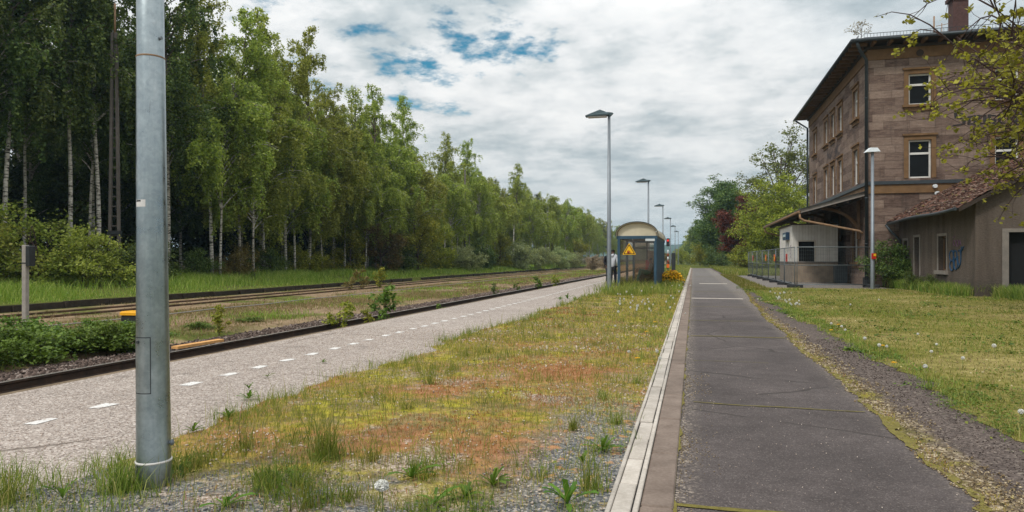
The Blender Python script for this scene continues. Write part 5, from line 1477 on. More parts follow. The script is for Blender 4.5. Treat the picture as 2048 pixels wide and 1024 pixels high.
# graffiti: looped letters in blue, a faint violet scrawl above
def scrawl(name, mat, strokes, r):
    m = MB()
    for i, s in enumerate(strokes):
        pts = []
        for k in range(len(s) * 4 - 3):
            a = s[k // 4]; b = s[min(k // 4 + 1, len(s) - 1)]; t_ = (k % 4) / 4
            pts.append((AX - 0.006 - 0.001 * i, a[0] + (b[0] - a[0]) * t_, a[1] + (b[1] - a[1]) * t_))
        m.tube(pts, r, 5)
    return m.build(name, mat, an)
def loop(cy, cz, ry, rz, a0=0, a1=6.4, n=12): return [(cy + ry * cos(a0 + (a1 - a0) * k / n), cz + rz * sin(a0 + (a1 - a0) * k / n)) for k in range(n + 1)]
scrawl('graffiti', M['graffiti'], [loop(29.25, 1.42, 0.20, 0.20), loop(29.2, 1.05, 0.22, 0.19), loop(28.85, 1.45, 0.17, 0.16, 0.5, 6), loop(28.8, 1.12, 0.16, 0.22), loop(28.45, 1.35, 0.16, 0.28, 1, 6.5), [(28.25, 1.75), (28.35, 1.1), (28.6, 0.95)], [(29.0, 1.65), (29.05, 0.9)], [(28.2, 1.6), (28.05, 1.75)]], 0.026)
scrawl('graffiti', M['graffiti2'], [loop(28.95, 1.9, 0.12, 0.1), loop(28.65, 1.88, 0.12, 0.12), [(28.5, 1.8), (28.4, 2.0), (28.3, 1.8)], [(29.1, 2.1), (28.9, 2.15)]], 0.014)

# ------------------------------------------------------------------ construction fence
def panel_geo(o, L=3.42, H=1.86):
    z0 = 0.14
    f = MB(); r = 0.021
    for x in (0.03, L - 0.03): f.tube([(x, 0, z0 - 0.08), (x, 0, H)], r, 8)
    for z in (z0, H - 0.02): f.tube([(0.03, 0, z), (L - 0.03, 0, z)], r, 8)
    f.build('frame', M['fence_steel'], o, True)
    f = MB(); f.tube([(0.05, 0, 1.02), (L - 0.05, 0, 1.02)], 0.017, 6); f.build('middle_rail', M['fence_steel'], o, True)
    w = MB()
    for k in range(1, 34): w.bar((0.03 + k * (L - 0.06) / 34, 0, z0), (0.03 + k * (L - 0.06) / 34, 0, H - 0.02), 0.0035)
    for k in range(1, 10): w.bar((0.03, 0.005, z0 + k * (H - z0) / 10), (L - 0.03, 0.005, z0 + k * (H - z0) / 10), 0.0035)
    w.build('wire_mesh', M['fence_steel'], o, True)
fx, fy = 4.46, 33.3
flabels = ['wire fence panel along the forecourt, nearest in the receding row', 'second wire fence panel from the corner, before the white kiosk', 'third wire fence panel from the corner in the receding row', 'fourth wire fence panel from the corner in the receding row',
           'fifth wire fence panel from the corner in the receding row', 'sixth wire fence panel from the corner in the receding row', 'farthest wire fence panel at the end of the receding row']
fp = empty('wire_fence', (fx, fy, 0), pi / 2 + 0.01, flabels[0], 'fence', 'mobile fence panels round the station'); panel_geo(fp)
row = [(fx - 0.03 * i, fy + 3.5 * i) for i in range(8)]
for i in range(1, 7):
    c = copy_tree(fp); c.location = (row[i][0], row[i][1], 0); c['label'] = flabels[i]
c = copy_tree(fp); c.location = (fx + 0.05, fy - 0.05, 0); c.rotation_euler = (0, 0, 0.26); c['label'] = 'wire fence panel standing across the front from fence corner to lamp post'
feet = row + [(7.8, 34.15)]
m = MB(); m.cbox(-0.11, 0.11, -0.34, 0.34, 0, 0.14, 0.025)
ff = m.build('rubber_block', M['rubber']); tag(ff, None, 'rubber block', 'black feet under the fence panels')
flab = ['black fence foot under the fence corner nearest the camera'] + ['black foot block in the receding row of fence panels'] * 7 + ['black fence foot beside the thin lamp post']
for i, (x, y) in enumerate(feet):
    c = ff if i == 0 else ff.copy()
    if i: COL.objects.link(c)
    c.location = (x, y, 0.003); c.rotation_euler = (0, 0, 0.5 * pi + rnd.uniform(-0.15, 0.15)); c['label'] = flab[i]
for i, (x, y, lb, mt) in enumerate(((4.42, 35.6, 'dark red plate wired to the fence in front of the kiosk', 'sign_red'), (4.36, 40.2, 'orange plate on the receding fence, nearest of the small orange ones', 'sign_orange'), (4.33, 44.6, 'orange plate in the middle of the receding fence', 'sign_orange'), (4.25, 53.0, 'red plate near the far end of the receding fence', 'sign_red'))):
    m = MB(); m.box(x - 0.045, x - 0.028, y - 0.28, y + 0.28, 1.18, 1.55); o = empty('danger_plate', (x, y, 1.3), 0, lb, 'sign', 'plates hung on the fence'); m.build('plate', M[mt], o)
    m = MB(); m.box(x - 0.049, x - 0.046, y - 0.16, y + 0.16, 1.3, 1.42); m.build('print', M['sign_yellow'] if mt == 'sign_orange' else M['sign_maroon'], o)
# ------------------------------------------------------------------ trees
birches = [birch_meshes(100 + k, H=19 + (k % 3), lean=(0.0, 0.03, -0.04, 0.02, 0.0, 0.05)[k], base=(0.36, 0.22, 0.40, 0.17, 0.28, 0.13)[k], leaf=0.165, dens=(1.0, 1.2, 0.95, 1.3, 1.05, 1.2)[k], spread=(1.15, 1.3, 1.1, 1.45, 1.2, 1.4)[k]) for k in range(6)]
maples = [broad_meshes(200 + k, (5.5, 6.5, 4.2)[k], (2.4, 2.8, 2.2)[k], 0.25, 0.19, 6500, 12, clump=0.55, flat=0.9) for k in range(3)]
bushes = [broad_meshes(220 + k, (2.6, 3.2)[k], (1.9, 2.3)[k], 0.1, 0.13, 6000, 15, stems=3, trunk_r=0.05, clump=0.4) for k in range(2)]
woods = [broad_meshes(240 + k, (13, 15, 12)[k], (3.6, 4.2, 3.4)[k], 0.8, 0.24, 17000, 22, clump=0.95, subs=7) for k in range(3)]
pines = [pine_meshes(260 + k, 16, 2.4) for k in range(2)]
willows = [broad_meshes(270 + k, (2.9, 2.4)[k], (2.4, 1.9)[k], 0.1, 0.13, 7500, 16, stems=4, trunk_r=0.05, clump=0.34, flat=0.0) for k in range(2)]

def put_birch(k, x, y, H, rz, label, group=None, leaf='birch_leaf'):
    tm, cm = birches[k]
    s = H / (19 + (k % 3))
    return tree('birch_tree', tm, cm, M['birch_bark'], M[leaf], (x, y, 0.1 if x < -26 else -0.1), rz, s ** 0.7, label, 'birch', group, s)
# individually seen trees along the edge: column, depth, height, proto, rotation
edge = [(-40, 33, 21, 4, 'white trunked birch at the very edge of the picture'),
        (12, 33.5, 21, 0, 'tall white trunked birch behind the concrete signal post'),
        (138, 36, 20, 2, 'slim white birch rising from the bushes by the lattice mast'),
        (196, 37, 21, 0, 'thick white trunked birch just before the lattice mast'),
        (335, 41, 21, 4, 'tall birch with white trunk right behind the near lamp post'),
        (425, 44, 20.5, 2, 'birch with leaning white trunk beyond the near lamp post'),
        (480, 47, 18.5, 3, 'birch thick with hanging green branches over the grass bank'),
        (528, 50, 19.5, 1, 'birch with a narrow crown beside the tallest pointed one'),
        (572, 53, 17.5, 5, 'leaning birch under the tallest pointed crown'),
        (618, 56, 20.0, 3, 'pointed birch standing tallest against the sky'),
        (665, 60, 16.5, 1, 'light green birch just past the tallest pointed crown'),
        (706, 63, 17.3, 4, 'narrow dark topped birch midway down the wood edge'),
        (752, 66, 18.0, 3, 'feathery topped birch with trailing twigs midway down the wood'),
        (805, 71, 18.6, 2, 'birch with bare drooping top at the drop in the treeline'),
        (890, 86, 17.0, 0, 'slender white trunked birch beside the thin dark pole'),
        (938, 93, 17.5, 1, 'bushy topped birch directly behind the thin dark pole'),
        (1026, 112, 17.0, 2, 'lone slim birch standing out above the pale willow bushes'),
        (1040, 120, 15.5, 0, 'thin white birch stem among the pale willow bushes')]
for i, (px_, D, H, k, lb) in enumerate(edge):
    x, y = at(px_, D); put_birch(k, x, y, H, i * 1.37, lb, 'birches along the wood edge', 'dark_leaf' if px_ < 340 else 'birch_leaf')  # leftmost birches take darker leaves, shade put into their colour
# the rest of the wood
R3 = np.random.default_rng(9)
cnt = 0
occupied = [at(p, d) for p, d, *_ in edge]
deep = {1: 'birch in the second line of trunks inside the wood', 2: 'birch deep in the shade of the wood', 3: 'birch far inside the wood behind all the others'}
for row_i, (xo, sp, y1) in enumerate(((-31.0, 3.6, 330), (-34.5, 3.0, 260), (-38.5, 3.3, 150), (-43.5, 3.8, 120))):
    y = 12.0 + R3.uniform(0, 2)
    while y < y1:
        yy = y + R3.uniform(-0.8, 0.8); xx = xo + R3.uniform(-1.2, 1.2)
        step_ = sp * (1 + max(0, yy - 90) / 130)
        y += step_
        if row_i == 0 and yy < 112: continue
        if any((xx - a) ** 2 + (yy - b) ** 2 < 2.2 for a, b in occupied): continue
        H = R3.uniform(15, 19) if yy < 75 else R3.uniform(12.5, 16.5)
        k = int(R3.integers(0, 6))
        lb = 'birch of the far wood edge beyond the pale bushes' if row_i == 0 else deep[row_i]
        leaf = 'dark_leaf' if yy < 42 else 'bronze_leaf' if (yy > 110 and R3.uniform() < 0.1) else 'birch_leaf'  # nearest inner birches: darker leaf colour stands in for shade
        if yy > 100 and R3.uniform() < 0.14:
            tm, cm = pines[cnt % 2]
            tree('pine_tree', tm, cm, M['bark'], M['pine_leaf'], (xx, yy, 0.1), R3.uniform(0, 6), H / 16, 'dark pine among the birches far along the wood', 'pine', 'pines in the wood')
        else:
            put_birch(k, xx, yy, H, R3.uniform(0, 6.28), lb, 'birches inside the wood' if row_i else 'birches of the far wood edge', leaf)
        cnt += 1
# dark closing trees behind and young growth under the birches
for i in range(26):
    y = 8 + i * 7.5; x = -52 + R3.uniform(-3, 3); k = i % 3
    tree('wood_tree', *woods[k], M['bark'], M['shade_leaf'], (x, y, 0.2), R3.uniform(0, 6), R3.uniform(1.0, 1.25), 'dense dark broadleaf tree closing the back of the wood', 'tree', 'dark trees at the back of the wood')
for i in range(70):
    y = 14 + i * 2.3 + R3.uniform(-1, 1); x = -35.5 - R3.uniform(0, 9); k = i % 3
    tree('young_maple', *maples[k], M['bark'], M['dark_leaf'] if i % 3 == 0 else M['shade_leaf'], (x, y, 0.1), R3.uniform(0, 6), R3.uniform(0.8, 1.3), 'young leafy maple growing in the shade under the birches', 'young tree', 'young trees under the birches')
front = [(70, 31.5, 1, 'b', 1.25, 'birch_leaf', 'large bright green bush left of the lattice mast'), (165, 32.5, 0, 'b', 0.95, 'birch_leaf', 'bright green bush at the foot of the lattice mast'), (-30, 30, 0, 'b', 1.1, 'birch_leaf', 'green bush cut off by the picture edge'),
         (270, 36, 1, 'b', 0.8, 'dark_leaf', 'dark bush hidden behind the near lamp post'), (455, 45.5, 1, 'b', 0.75, 'bronze_leaf', 'brownish young bush under the leaning birch trunks'), (392, 43, 0, 'b', 0.7, 'dark_leaf', 'small dark bush right of the near lamp post'),
         (525, 50, 0, 'b', 0.8, 'dark_leaf', 'low dark bush under hanging birch branches'), (610, 55, 1, 'b', 0.85, 'maple_leaf', 'green bush under the tallest birch'), (700, 60, 0, 'm', 0.75, 'maple_leaf', 'young yellow green maple at the grass bank edge'),
         (762, 63, 1, 'm', 0.85, 'bronze_leaf', 'bronze tinted young maple at the wood edge'), (836, 67, 1, 'm', 1.0, 'maple_leaf', 'round bright green maple at the end of the tall birches'), (880, 74, 0, 'm', 0.85, 'maple_leaf', 'second bright maple just before the thin dark pole'),
         (800, 66, 2, 'm', 0.9, 'dark_leaf', 'dark green maple between two bright ones'), (960, 85, 2, 'm', 0.9, 'dark_leaf', 'dark leafy tree low beside the thin dark pole'),
         (1000, 95, 0, 'm', 0.9, 'maple_leaf', 'leafy young tree before the slim far birches'), (1150, 150, 1, 'm', 1.1, 'maple_leaf', 'leafy young tree at the far wood edge'),
         (940, 79, 0, 'w', 1.0, 'willow_leaf', 'pale feathery willow bush at the foot of the thin dark pole'), (1045, 98, 1, 'w', 1.5, 'willow_leaf', 'largest pale feathery willow bush on the far bank'), (1075, 104, 0, 'w', 1.1, 'willow_leaf', 'pale willow bush just right of the largest'),
         (1118, 115, 1, 'w', 1.3, 'willow_leaf', 'pale willow bush near the far slim poles'), (1150, 122, 0, 'w', 0.9, 'willow_leaf', 'last small pale willow bush before the lamp'), (1186, 96, 1, 'd', 0.75, 'dry_twig', 'leafless reddish brown brush by the far rusty rails'), (1212, 100, 0, 'd', 0.6, 'dry_twig', 'small leafless brush partly behind the lamp'),
         (905, 78, 1, 'b', 0.8, 'maple_leaf', 'green bush left of the pale willow by the thin pole'), (655, 58, 1, 'b', 0.7, 'maple_leaf', 'low yellow green bush on the wood edge')]
for i, (px_, D, k, kind, s, leaf, lb) in enumerate(front):
    x, y = at(px_, D)
    pr_ = {'b': bushes, 'm': maples, 'w': willows, 'd': willows}[kind][k]
    tree('maple_tree' if kind == 'm' else 'bush', *pr_, M['twig_bark'], M[leaf], (x, y, -0.1), i * 1.1, s, lb, 'young tree' if kind == 'm' else 'bush', 'young growth along the wood edge')

# low leafy birches filling the wood edge down to the grass
low = [(440, 43.5, 12.5), (508, 47.5, 13), (590, 53, 13), (645, 57, 12), (690, 60, 12.5), (730, 62, 11.5), (778, 66, 12), (826, 69, 11), (905, 80, 11), (965, 90, 12), (990, 98, 12.5), (1060, 118, 12), (1090, 128, 13), (1130, 140, 13), (1165, 160, 13)]
lowm = [birch_meshes(160 + k, H=11, lean=(0.05, -0.04)[k], base=(0.32, 0.24)[k], leaf=0.15, dens=1.2, spread=1.25) for k in range(2)]
for i, (px_, D, H) in enumerate(low):
    x, y = at(px_, D)
    tree('young_birch', *lowm[i % 2], M['birch_bark'], M['birch_leaf'], (x, y, 0.05), i * 2.1, H / 11, 'young birch with low hanging leafy branches along the wood edge', 'birch', 'young birches along the wood edge')

# right hand side behind the station
def solo(name, px_, D, meshes, leaf, label, s=1.0, cat='tree', dz=0, bark='bark', group=None, rz=0.0):
    x, y = at(px_, D)
    return tree(name, *meshes, M[bark], M[leaf], (x, y, dz), rz, s, label, cat, group)
mp = broad_meshes(301, 10.2, 4.6, 0.4, 0.24, 30000, 36, clump=0.75, subs=8, flat=0.9)
solo('maple_tree', 1545, 77, mp, 'maple_leaf', 'broad yellow green maple beside the fenced kiosk', 0.93)
sp_ = broad_meshes(302, 17.4, 4.3, 4.5, 0.27, 8500, 28, clump=0.6, subs=7, trunk_r=0.26)
solo('ash_tree', 1562, 84, sp_, 'sparse_leaf', 'tall thin leaved tree rising behind the maple')
rd = broad_meshes(303, 10.3, 2.9, 1.0, 0.24, 14000, 24, clump=0.6, subs=6)
solo('red_beech', 1482, 92, rd, 'red_leaf', 'dark red leaved tree beside the yellow green maple')
dk = broad_meshes(304, 14.0, 4.4, 0.4, 0.28, 42000, 46, clump=1.0, subs=8, shell=0.8)
solo('broadleaf_tree', 1452, 112, dk, 'dark_leaf', 'large dark green tree behind the red leaved one', 1.0)
solo('broadleaf_tree', 1500, 125, dk, 'dark_leaf', 'dark green tree showing above the red leaved one', 0.95, rz=2)
solo('maple_tree', 1603, 90, mp, 'maple_leaf', 'yellow green tree right behind the station corner', 0.72, rz=1.5)
lo = broad_meshes(305, 11.0, 3.6, 0.3, 0.3, 15000, 30, clump=0.8, subs=7)
far_r = [(1424, 135, 1.0, 'dark_leaf'), (1412, 160, 1.0, 'dark_leaf'), (1402, 190, 1.05, 'maple_leaf'), (1392, 220, 1.0, 'dark_leaf'), (1386, 260, 1.05, 'maple_leaf'), (1381, 300, 1.0, 'dark_leaf'), (1440, 170, 1.0, 'maple_leaf'), (1430, 215, 1.1, 'dark_leaf'), (1470, 150, 1.05, 'dark_leaf'), (1520, 150, 1.1, 'dark_leaf'), (1560, 140, 1.1, 'dark_leaf')]
for i, (px_, D, s, lf) in enumerate(far_r):
    solo('broadleaf_tree', px_, D, lo, lf, 'rounded tree of the far row closing the end of the path', s, rz=i * 1.3, group='far trees closing the path')
for i, (px_, D, k, s, lf, lb) in enumerate(((1418, 118, 1, 1.3, 'maple_leaf', 'yellowish bush at the end of the path'), (1400, 135, 0, 1.2, 'willow_leaf', 'small pale bush at the far end of the path'), (1376, 165, 1, 1.3, 'maple_leaf', 'low green bush behind the farthest lamps'),
                              (1355, 175, 0, 1.3, 'maple_leaf', 'low green bush below the blue hill'), (1480, 83, 0, 1.0, 'maple_leaf', 'leafy low bush at the foot of the red tree'), (1440, 100, 1, 1.0, 'dark_leaf', 'dark low bush under the large green tree'), (1515, 74, 0, 0.8, 'maple_leaf', 'low bush behind the far end of the fence'), (1335, 180, 1, 1.2, 'bronze_leaf', 'brownish low bush behind the red signal'))):
    solo('bush', px_, D, bushes[k], lf, lb, s, 'bush', 0, 'twig_bark')
# the budding tree whose boughs hang in from the right
bt_ = broad_meshes(311, 9.2, 4.5, 2.7, 0.11, 19000, 50, clump=0.15, subs=10, trunk_r=0.17, shell=0.72, twist=1.3, flat=0.3)
o = tree('budding_maple', *bt_, M['twig_bark'], M['bud_leaf'], (9.95, 18.3, 0), 0.6, 1.0, 'tree with sparse yellow green young leaves hanging before the station wall', 'tree')
# shrubs against the annex
for px_, D, s, lb in ((1772, 31.6, 0.72, 'dark leafy shrub growing at the station corner beside the lamp'), (1808, 31.0, 0.5, 'dark shrub climbing the annex end by the downpipe')):
    solo('shrub', px_, D, bushes[0], 'dark_leaf', lb, s, 'bush', 0, 'twig_bark')
for px_, D, s, lb in ((1878, 26.6, 0.22, 'thin reddish weed sprout under the annex window'), (1835, 29.0, 0.25, 'small dark weed at the annex door')):
    solo('weed_shrub', px_, D, bushes[1], 'dark_leaf', lb, s, 'weed', 0, 'twig_bark')
tuft = broad_meshes(330, 1.2, 0.55, 0.15, 0.07, 260, 8, clump=0.12, subs=4, trunk_r=0.02)
tree('roof_sapling', *tuft, M['twig_bark'], M['bronze_leaf'], (7.75, 36.0, 11.72), 0, 1.0, 'small twiggy sapling growing from the station roof corner', 'sapling')

# brambles and weeds between the tracks
br = [broad_meshes(340 + k, (0.62, 0.52)[k], (1.0, 0.8)[k], 0.02, 0.07, 3600, 18, stems=5, trunk_r=0.02, clump=0.17, flat=0.9) for k in range(2)]
bl = [(-40, 12.6, 0, 1.15, 'bramble thicket at the picture edge by the ballast'), (28, 12.2, 1, 1.2, 'dense green bramble nearest the ballast at far left'), (85, 12.9, 0, 1.0, 'dense bramble below the concrete signal post'), (140, 13.3, 1, 1.0, 'bramble between signal post and yellow capped box'),
      (192, 13.5, 0, 0.9, 'bright bramble left of the yellow capped box'), (238, 13.6, 1, 1.05, 'green bramble in front of the yellow capped box'), (275, 14.0, 0, 0.85, 'bramble partly behind the near lamp post'),
      (60, 14.2, 1, 1.0, 'bramble behind the concrete signal post'), (215, 15.4, 0, 0.8, 'low bramble left behind the yellow capped box'), (400, 17.5, 1, 0.55, 'low green weed patch right of the near lamp post'), (500, 19.5, 1, 0.55, 'green weed patch in the dry strip between tracks'), (0, 11.5, 0, 0.8, 'low bramble touching the ballast at the picture edge')]
for i, (px_, D, k, s, lb) in enumerate(bl):
    o = solo('bramble', px_, D, br[k], 'bramble_leaf', lb, s, 'bramble', -0.53, 'twig_bark', 'brambles between the tracks', i * 0.9); o.scale = (s * 0.9, s * 0.9, s * (0.5 + 0.5 * ((i * 37) % 10) / 10))
sap = [broad_meshes(350 + k, 1.1, 0.42, 0.15, 0.11, 420, 9, clump=0.14, subs=3, trunk_r=0.02) for k in range(2)]
for i, (px_, D, s, lf, lb) in enumerate(((770, 18.2, 0.95, 'bramble_leaf', 'upright dark green sapling at the ballast edge'), (680, 17.2, 0.75, 'maple_leaf', 'yellowish sapling left of the upright green one'), (438, 16.5, 0.6, 'maple_leaf', 'small yellow green sapling in the dry grass'), (735, 17.9, 0.5, 'maple_leaf', 'tiny sapling between two larger ones at the ballast'), (880, 20.0, 0.45, 'bramble_leaf', 'small weed at the ballast edge far along'), (725, 41, 1.2, 'bronze_leaf', 'brownish bush on the gap of the low wall'), (760, 42, 1.1, 'maple_leaf', 'yellow green bush on the broken low wall'), (700, 40, 0.8, 'bronze_leaf', 'small brown bush left of the wall gap'), (988, 33, 0.55, 'dark_leaf', 'dark weed clump beside the far ballast'), (1075, 40, 0.8, 'bramble_leaf', 'green weeds at the far ballast edge'), (1110, 43, 0.7, 'maple_leaf', 'yellowish weeds at the far ballast edge'), (1035, 38, 0.5, 'bramble_leaf', 'tiny weed on the far ballast edge'))):
    solo('sapling', px_, D, sap[i % 2], lf, lb, s, 'sapling', -0.55, 'twig_bark', None, i)
# yellow flowering clump
x, y = at(1343, 34.5)
o = empty('flower_clump', (x, y, 0), 0, 'clump of yellow flowers beside the blue shelter wall', 'flowers')
R4 = np.random.default_rng(4); n = 900
n = 1500; q = unit(R4.normal(size=(n, 3))) * np.array([0.66, 0.72, 0.68]) * (R4.uniform(0.3, 1, n) ** 0.4)[:, None]; q[:, 2] = np.abs(q[:, 2]) + 0.08
V, F = leaves(q, 0.095, R4, 1.0, 0.9); link('blossom', quadmesh('blossom', V, F), M['flower_yellow'], o)
V, F = blades(np.concatenate([q * np.array([0.95, 0.95, 0.0])]), q[:, 2] * 0.98 + 0.02, np.full(n, 0.03), R4.uniform(0.05, 0.3, n), R4); link('foliage', quadmesh('foliage', V, F), M['weed_leaf'], o)

# ------------------------------------------------------------------ grass as stuff
def grass(name, n, fx, ya, yb, mat, h0, h1, wk=0.00042, keep=None, z=0.0, off=0, lean=0.35, clump=None, hmod=None):
    rg = np.random.default_rng(abs(hash(name + str(n))) % 9999 if False else n)
    y = logY(n, ya, yb, rg, off); x = fx(y, rg.uniform(0, 1, n))
    if clump:   # gather blades into tufts
        k = rg.integers(0, n, n) // clump[0] * clump[0]
        x = x[k] + rg.normal(size=n) * clump[1]; y = y[k] + rg.normal(size=n) * clump[1]
    if keep is not None:
        kk = keep(x, y) > rg.uniform(0, 1, n); x, y = x[kk], y[kk]
    m_ = len(x); d = np.sqrt(x * x + y * y)
    h = rg.uniform(h0, h1, m_) * (hmod(x, y) if hmod else 1)
    w = np.maximum(0.003, wk * d) * rg.uniform(0.6, 1.5, m_)
    zz = z(x) if callable(z) else np.full(m_, z)
    V, F = blades(np.stack([x, y, zz], 1), h, w, rg.uniform(0.1, lean * 2, m_), rg)
    return tag(link(name, quadmesh(name, V, F), mat), kind='stuff')
def cover(name, n, fx, ya, yb, mat, s0, s1, keep, z0, z1, off=0, clump=None, flat=1.6):
    rg = np.random.default_rng(n + 7)
    y = logY(n, ya, yb, rg, off); x = fx(y, rg.uniform(0, 1, n))
    if clump:
        k = rg.integers(0, n, n) // clump[0] * clump[0]
        x = x[k] + rg.normal(size=n) * clump[1]; y = y[k] + rg.normal(size=n) * clump[1]
    kk = keep(x, y) > rg.uniform(0, 1, n); x, y = x[kk], y[kk]
    sz = rg.uniform(s0, s1, len(x)) * np.clip(y / 7, 1, 2.2)
    V, F = leaves(np.stack([x, y, rg.uniform(z0, z1, len(x))], 1), sz, rg, flat, 0.7)
    return tag(link(name, quadmesh(name, V, F), mat), kind='stuff')
vl = lambda y, u: verge_left(y) + (-0.45 - verge_left(y)) * u
vg = lambda y, u: verge_left(y) - 0.05 + (-0.50 - verge_left(y)) * u
near_bare = lambda x, y: np.clip(0.5 * y - 1.35, 0.10, 1) * np.where((x > -1.15 + 0.3 * sinoise(x, y, 0.7, 60)) & (y < 5.6), 0.3, 1.0)
moss_n = lambda x, y: sinoise(x, y, 0.45, 61)
grass('grass', 90000, vl, 2.4, 60, M['grass_moss'], 0.012, 0.05, 0.0008, lambda x, y: np.clip(0.6 + 0.8 * moss_n(x, y), 0, 1) * near_bare(x, y), 0.006, 0, 0.5)
grass('grass', 46000, vl, 2.8, 18, M['grass_rust'], 0.010, 0.04, 0.0009, lambda x, y: np.clip(-0.1 - 1.2 * moss_n(x, y), 0, 1) * near_bare(x, y), 0.006, 0, 0.5)
grass('grass', 60000, vl, 2.6, 60, M['grass_lawn'], 0.04, 0.13, 0.0005, lambda x, y: np.clip(0.15 + 0.8 * sinoise(x, y, 0.6, 62), 0.01, 1) * near_bare(x, y), 0.004, 0, 0.45, (9, 0.03))
grass('grass', 26000, vg, 2.5, 40, M['grass_green'], 0.05, 0.22, 0.0005, lambda x, y: np.clip(-0.1 + 0.9 * sinoise(x, y, 0.5, 63), 0.01, 1) * np.clip(0.3 * y - .7, 0.25, 1), 0.004, 0, 0.4, (16, 0.035))
grass('grass', 9000, lambda y, u: verge_left(y) - 0.10 + 0.35 * u, 2.6, 40, M['grass_green'], 0.04, 0.16, 0.0005, lambda x, y: np.clip(0.2 + 0.7 * sinoise(x, y, 0.8, 64), 0, 1), 0.004, 0, 0.4, (12, 0.03))
grass('grass', 7000, lambda y, u: -0.75 + 0.33 * u, 2.6, 60, M['grass_green'], 0.03, 0.14, 0.0005, lambda x, y: np.clip(0.1 + 0.8 * sinoise(x, y, 0.7, 65), 0, 1), 0.004, 0, 0.4, (10, 0.03))
grass('grass', 30000, lambda y, u: -3.9 + 3.4 * u, 24, 60, M['grass_green'], 0.10, 0.45, 0.0006, lambda x, y: np.clip(0.15 + 0.7 * sinoise(x, y, 0.3, 66), 0.02, 1), 0.004, 0, 0.4)
grass('grass', 30000, lambda y, u: -3.6 + 3.1 * u, 45, 125, M['grass_lawn'], 0.10, 0.35, 0.0006, None, 0.004, 0, 0.4)
grass('grass', 1500, lambda y, u: verge_left(y) + (-0.5 - verge_left(y)) * u, 2.5, 14, M['grass_lawn'], 0.12, 0.34, 0.0004, None, 0.004, 0, 0.25)
grass('grass', 5000, lambda y, u: -4.3 + 1.5 * u, 2.3, 3.1, M['grass_green'], 0.05, 0.22, 0.0007, lambda x, y: np.clip(0.3 + 0.9 * sinoise(x, y, 0.8, 67), 0, 1), 0.004, 0, 0.45, (14, 0.03))
grass('grass', 9000, lambda y, u: -3.6 + 3.0 * u, 2.3, 4.6, M['grass_green'], 0.03, 0.15, 0.0006, lambda x, y: np.clip(0.05 + 0.9 * sinoise(x, y, 0.9, 68), 0, 1) * np.where((x < -3.2) & (y > 3.1), 0.0, 1.0), 0.004, 0, 0.5, (14, 0.03))
cl = lambda x, y: np.clip(-0.25 + 1.1 * sinoise(x, y, 0.9, 69), 0, 1) * np.where((x < -3.15) & (y > 3.1), 0.0, 1.0)
grass('grass', 26000, lambda y, u: -4.2 + 3.7 * u, 2.3, 4.4, M['weed_green'], 0.04, 0.17, 0.0009, cl, 0.004, 0, 0.55, (18, 0.035))
cover('ground_cover', 16000, lambda y, u: -4.2 + 3.7 * u, 2.3, 4.6, M['clover'], 0.012, 0.035, cl, 0.008, 0.06, 0, (26, 0.04))
# lawn by the station
ll = lambda y, u: lawn_left(y) + (0.62 * y + 5.0) * u ** 1.3
grass('grass', 150000, lambda y, u: lawn_left(y) - 0.02 + np.minimum(14, 2.0 + 0.42 * y) * u ** 1.2, 3.0, 33, M['grass_lawn'], 0.012, 0.045, 0.00062, lambda x, y: np.clip(0.55 + 0.8 * sinoise(x, y, 0.22, 71), 0.08, 1), 0.006, 0, 0.5)
grass('grass', 60000, lambda y, u: lawn_left(y) - 0.05 + np.minimum(14, 2.0 + 0.42 * y) * u ** 1.2, 3.0, 33, M['grass_green'], 0.025, 0.085, 0.0005, lambda x, y: np.clip(0.05 + 1.0 * sinoise(x, y, 0.22, 71), 0.01, 1), 0.006, 0, 0.4, (14, 0.05))
grass('grass', 16000, lambda y, u: lawn_left(y) - 0.10 + 0.4 * u, 3.0, 33, M['grass_green'], 0.03, 0.12, 0.0005, lambda x, y: np.clip(0.3 + 0.7 * sinoise(x, y, 0.6, 73), 0, 1), 0.004, 0, 0.45, (12, 0.03))
grass('grass', 26000, lambda y, u: 9.3 - 1.2 * (u - 0.5) + np.where(y < 27, 2.5 * u, 0), 24.5, 36, M['grass_green'], 0.12, 0.5, 0.0006, lambda x, y: np.clip(0.55 + 0.6 * sinoise(x, y, 0.3, 74), 0, 1), 0.004, 0, 0.4)
grass('grass', 34000, lambda y, u: 2.5 + 9 * u, 56, 120, M['grass_green'], 0.10, 0.4, 0.0007, None, 0.004, 0, 0.4)
grass('grass', 6000, lambda y, u: 2.1 + 1.0 * u, 30, 58, M['grass_lawn'], 0.03, 0.16, 0.0006, None, 0.004, 0, 0.4)
grass('grass', 5000, lambda y, u: path_right(y) - 0.03 + 0.16 * u, 2.4, 30, M['grass_moss'], 0.008, 0.03, 0.0007, lambda x, y: np.clip(0.4 + 0.8 * sinoise(x, y, 0.9, 75), 0, 1), 0.006, 0, 0.5)
grass('grass', 50000, lambda y, u: lawn_left(y) + 0.1 + np.minimum(14, 2.0 + 0.42 * y) * u ** 1.2, 3.0, 33, M['grass_dry'], 0.01, 0.04, 0.0006, lambda x, y: np.clip(0.15 - 1.0 * sinoise(x, y, 0.22, 71), 0.0, 1), 0.006, 0, 0.6)
lw = lambda y, u: lawn_left(y) - 0.1 + np.minimum(14, 2.0 + 0.42 * y) * u ** 1.2
cover('ground_cover', 60000, lw, 3.0, 33, M['clover'], 0.012, 0.035, lambda x, y: np.clip(0.1 + 1.0 * sinoise(x, y, 0.35, 91), 0.02, 1), 0.008, 0.05, 0, (22, 0.07))
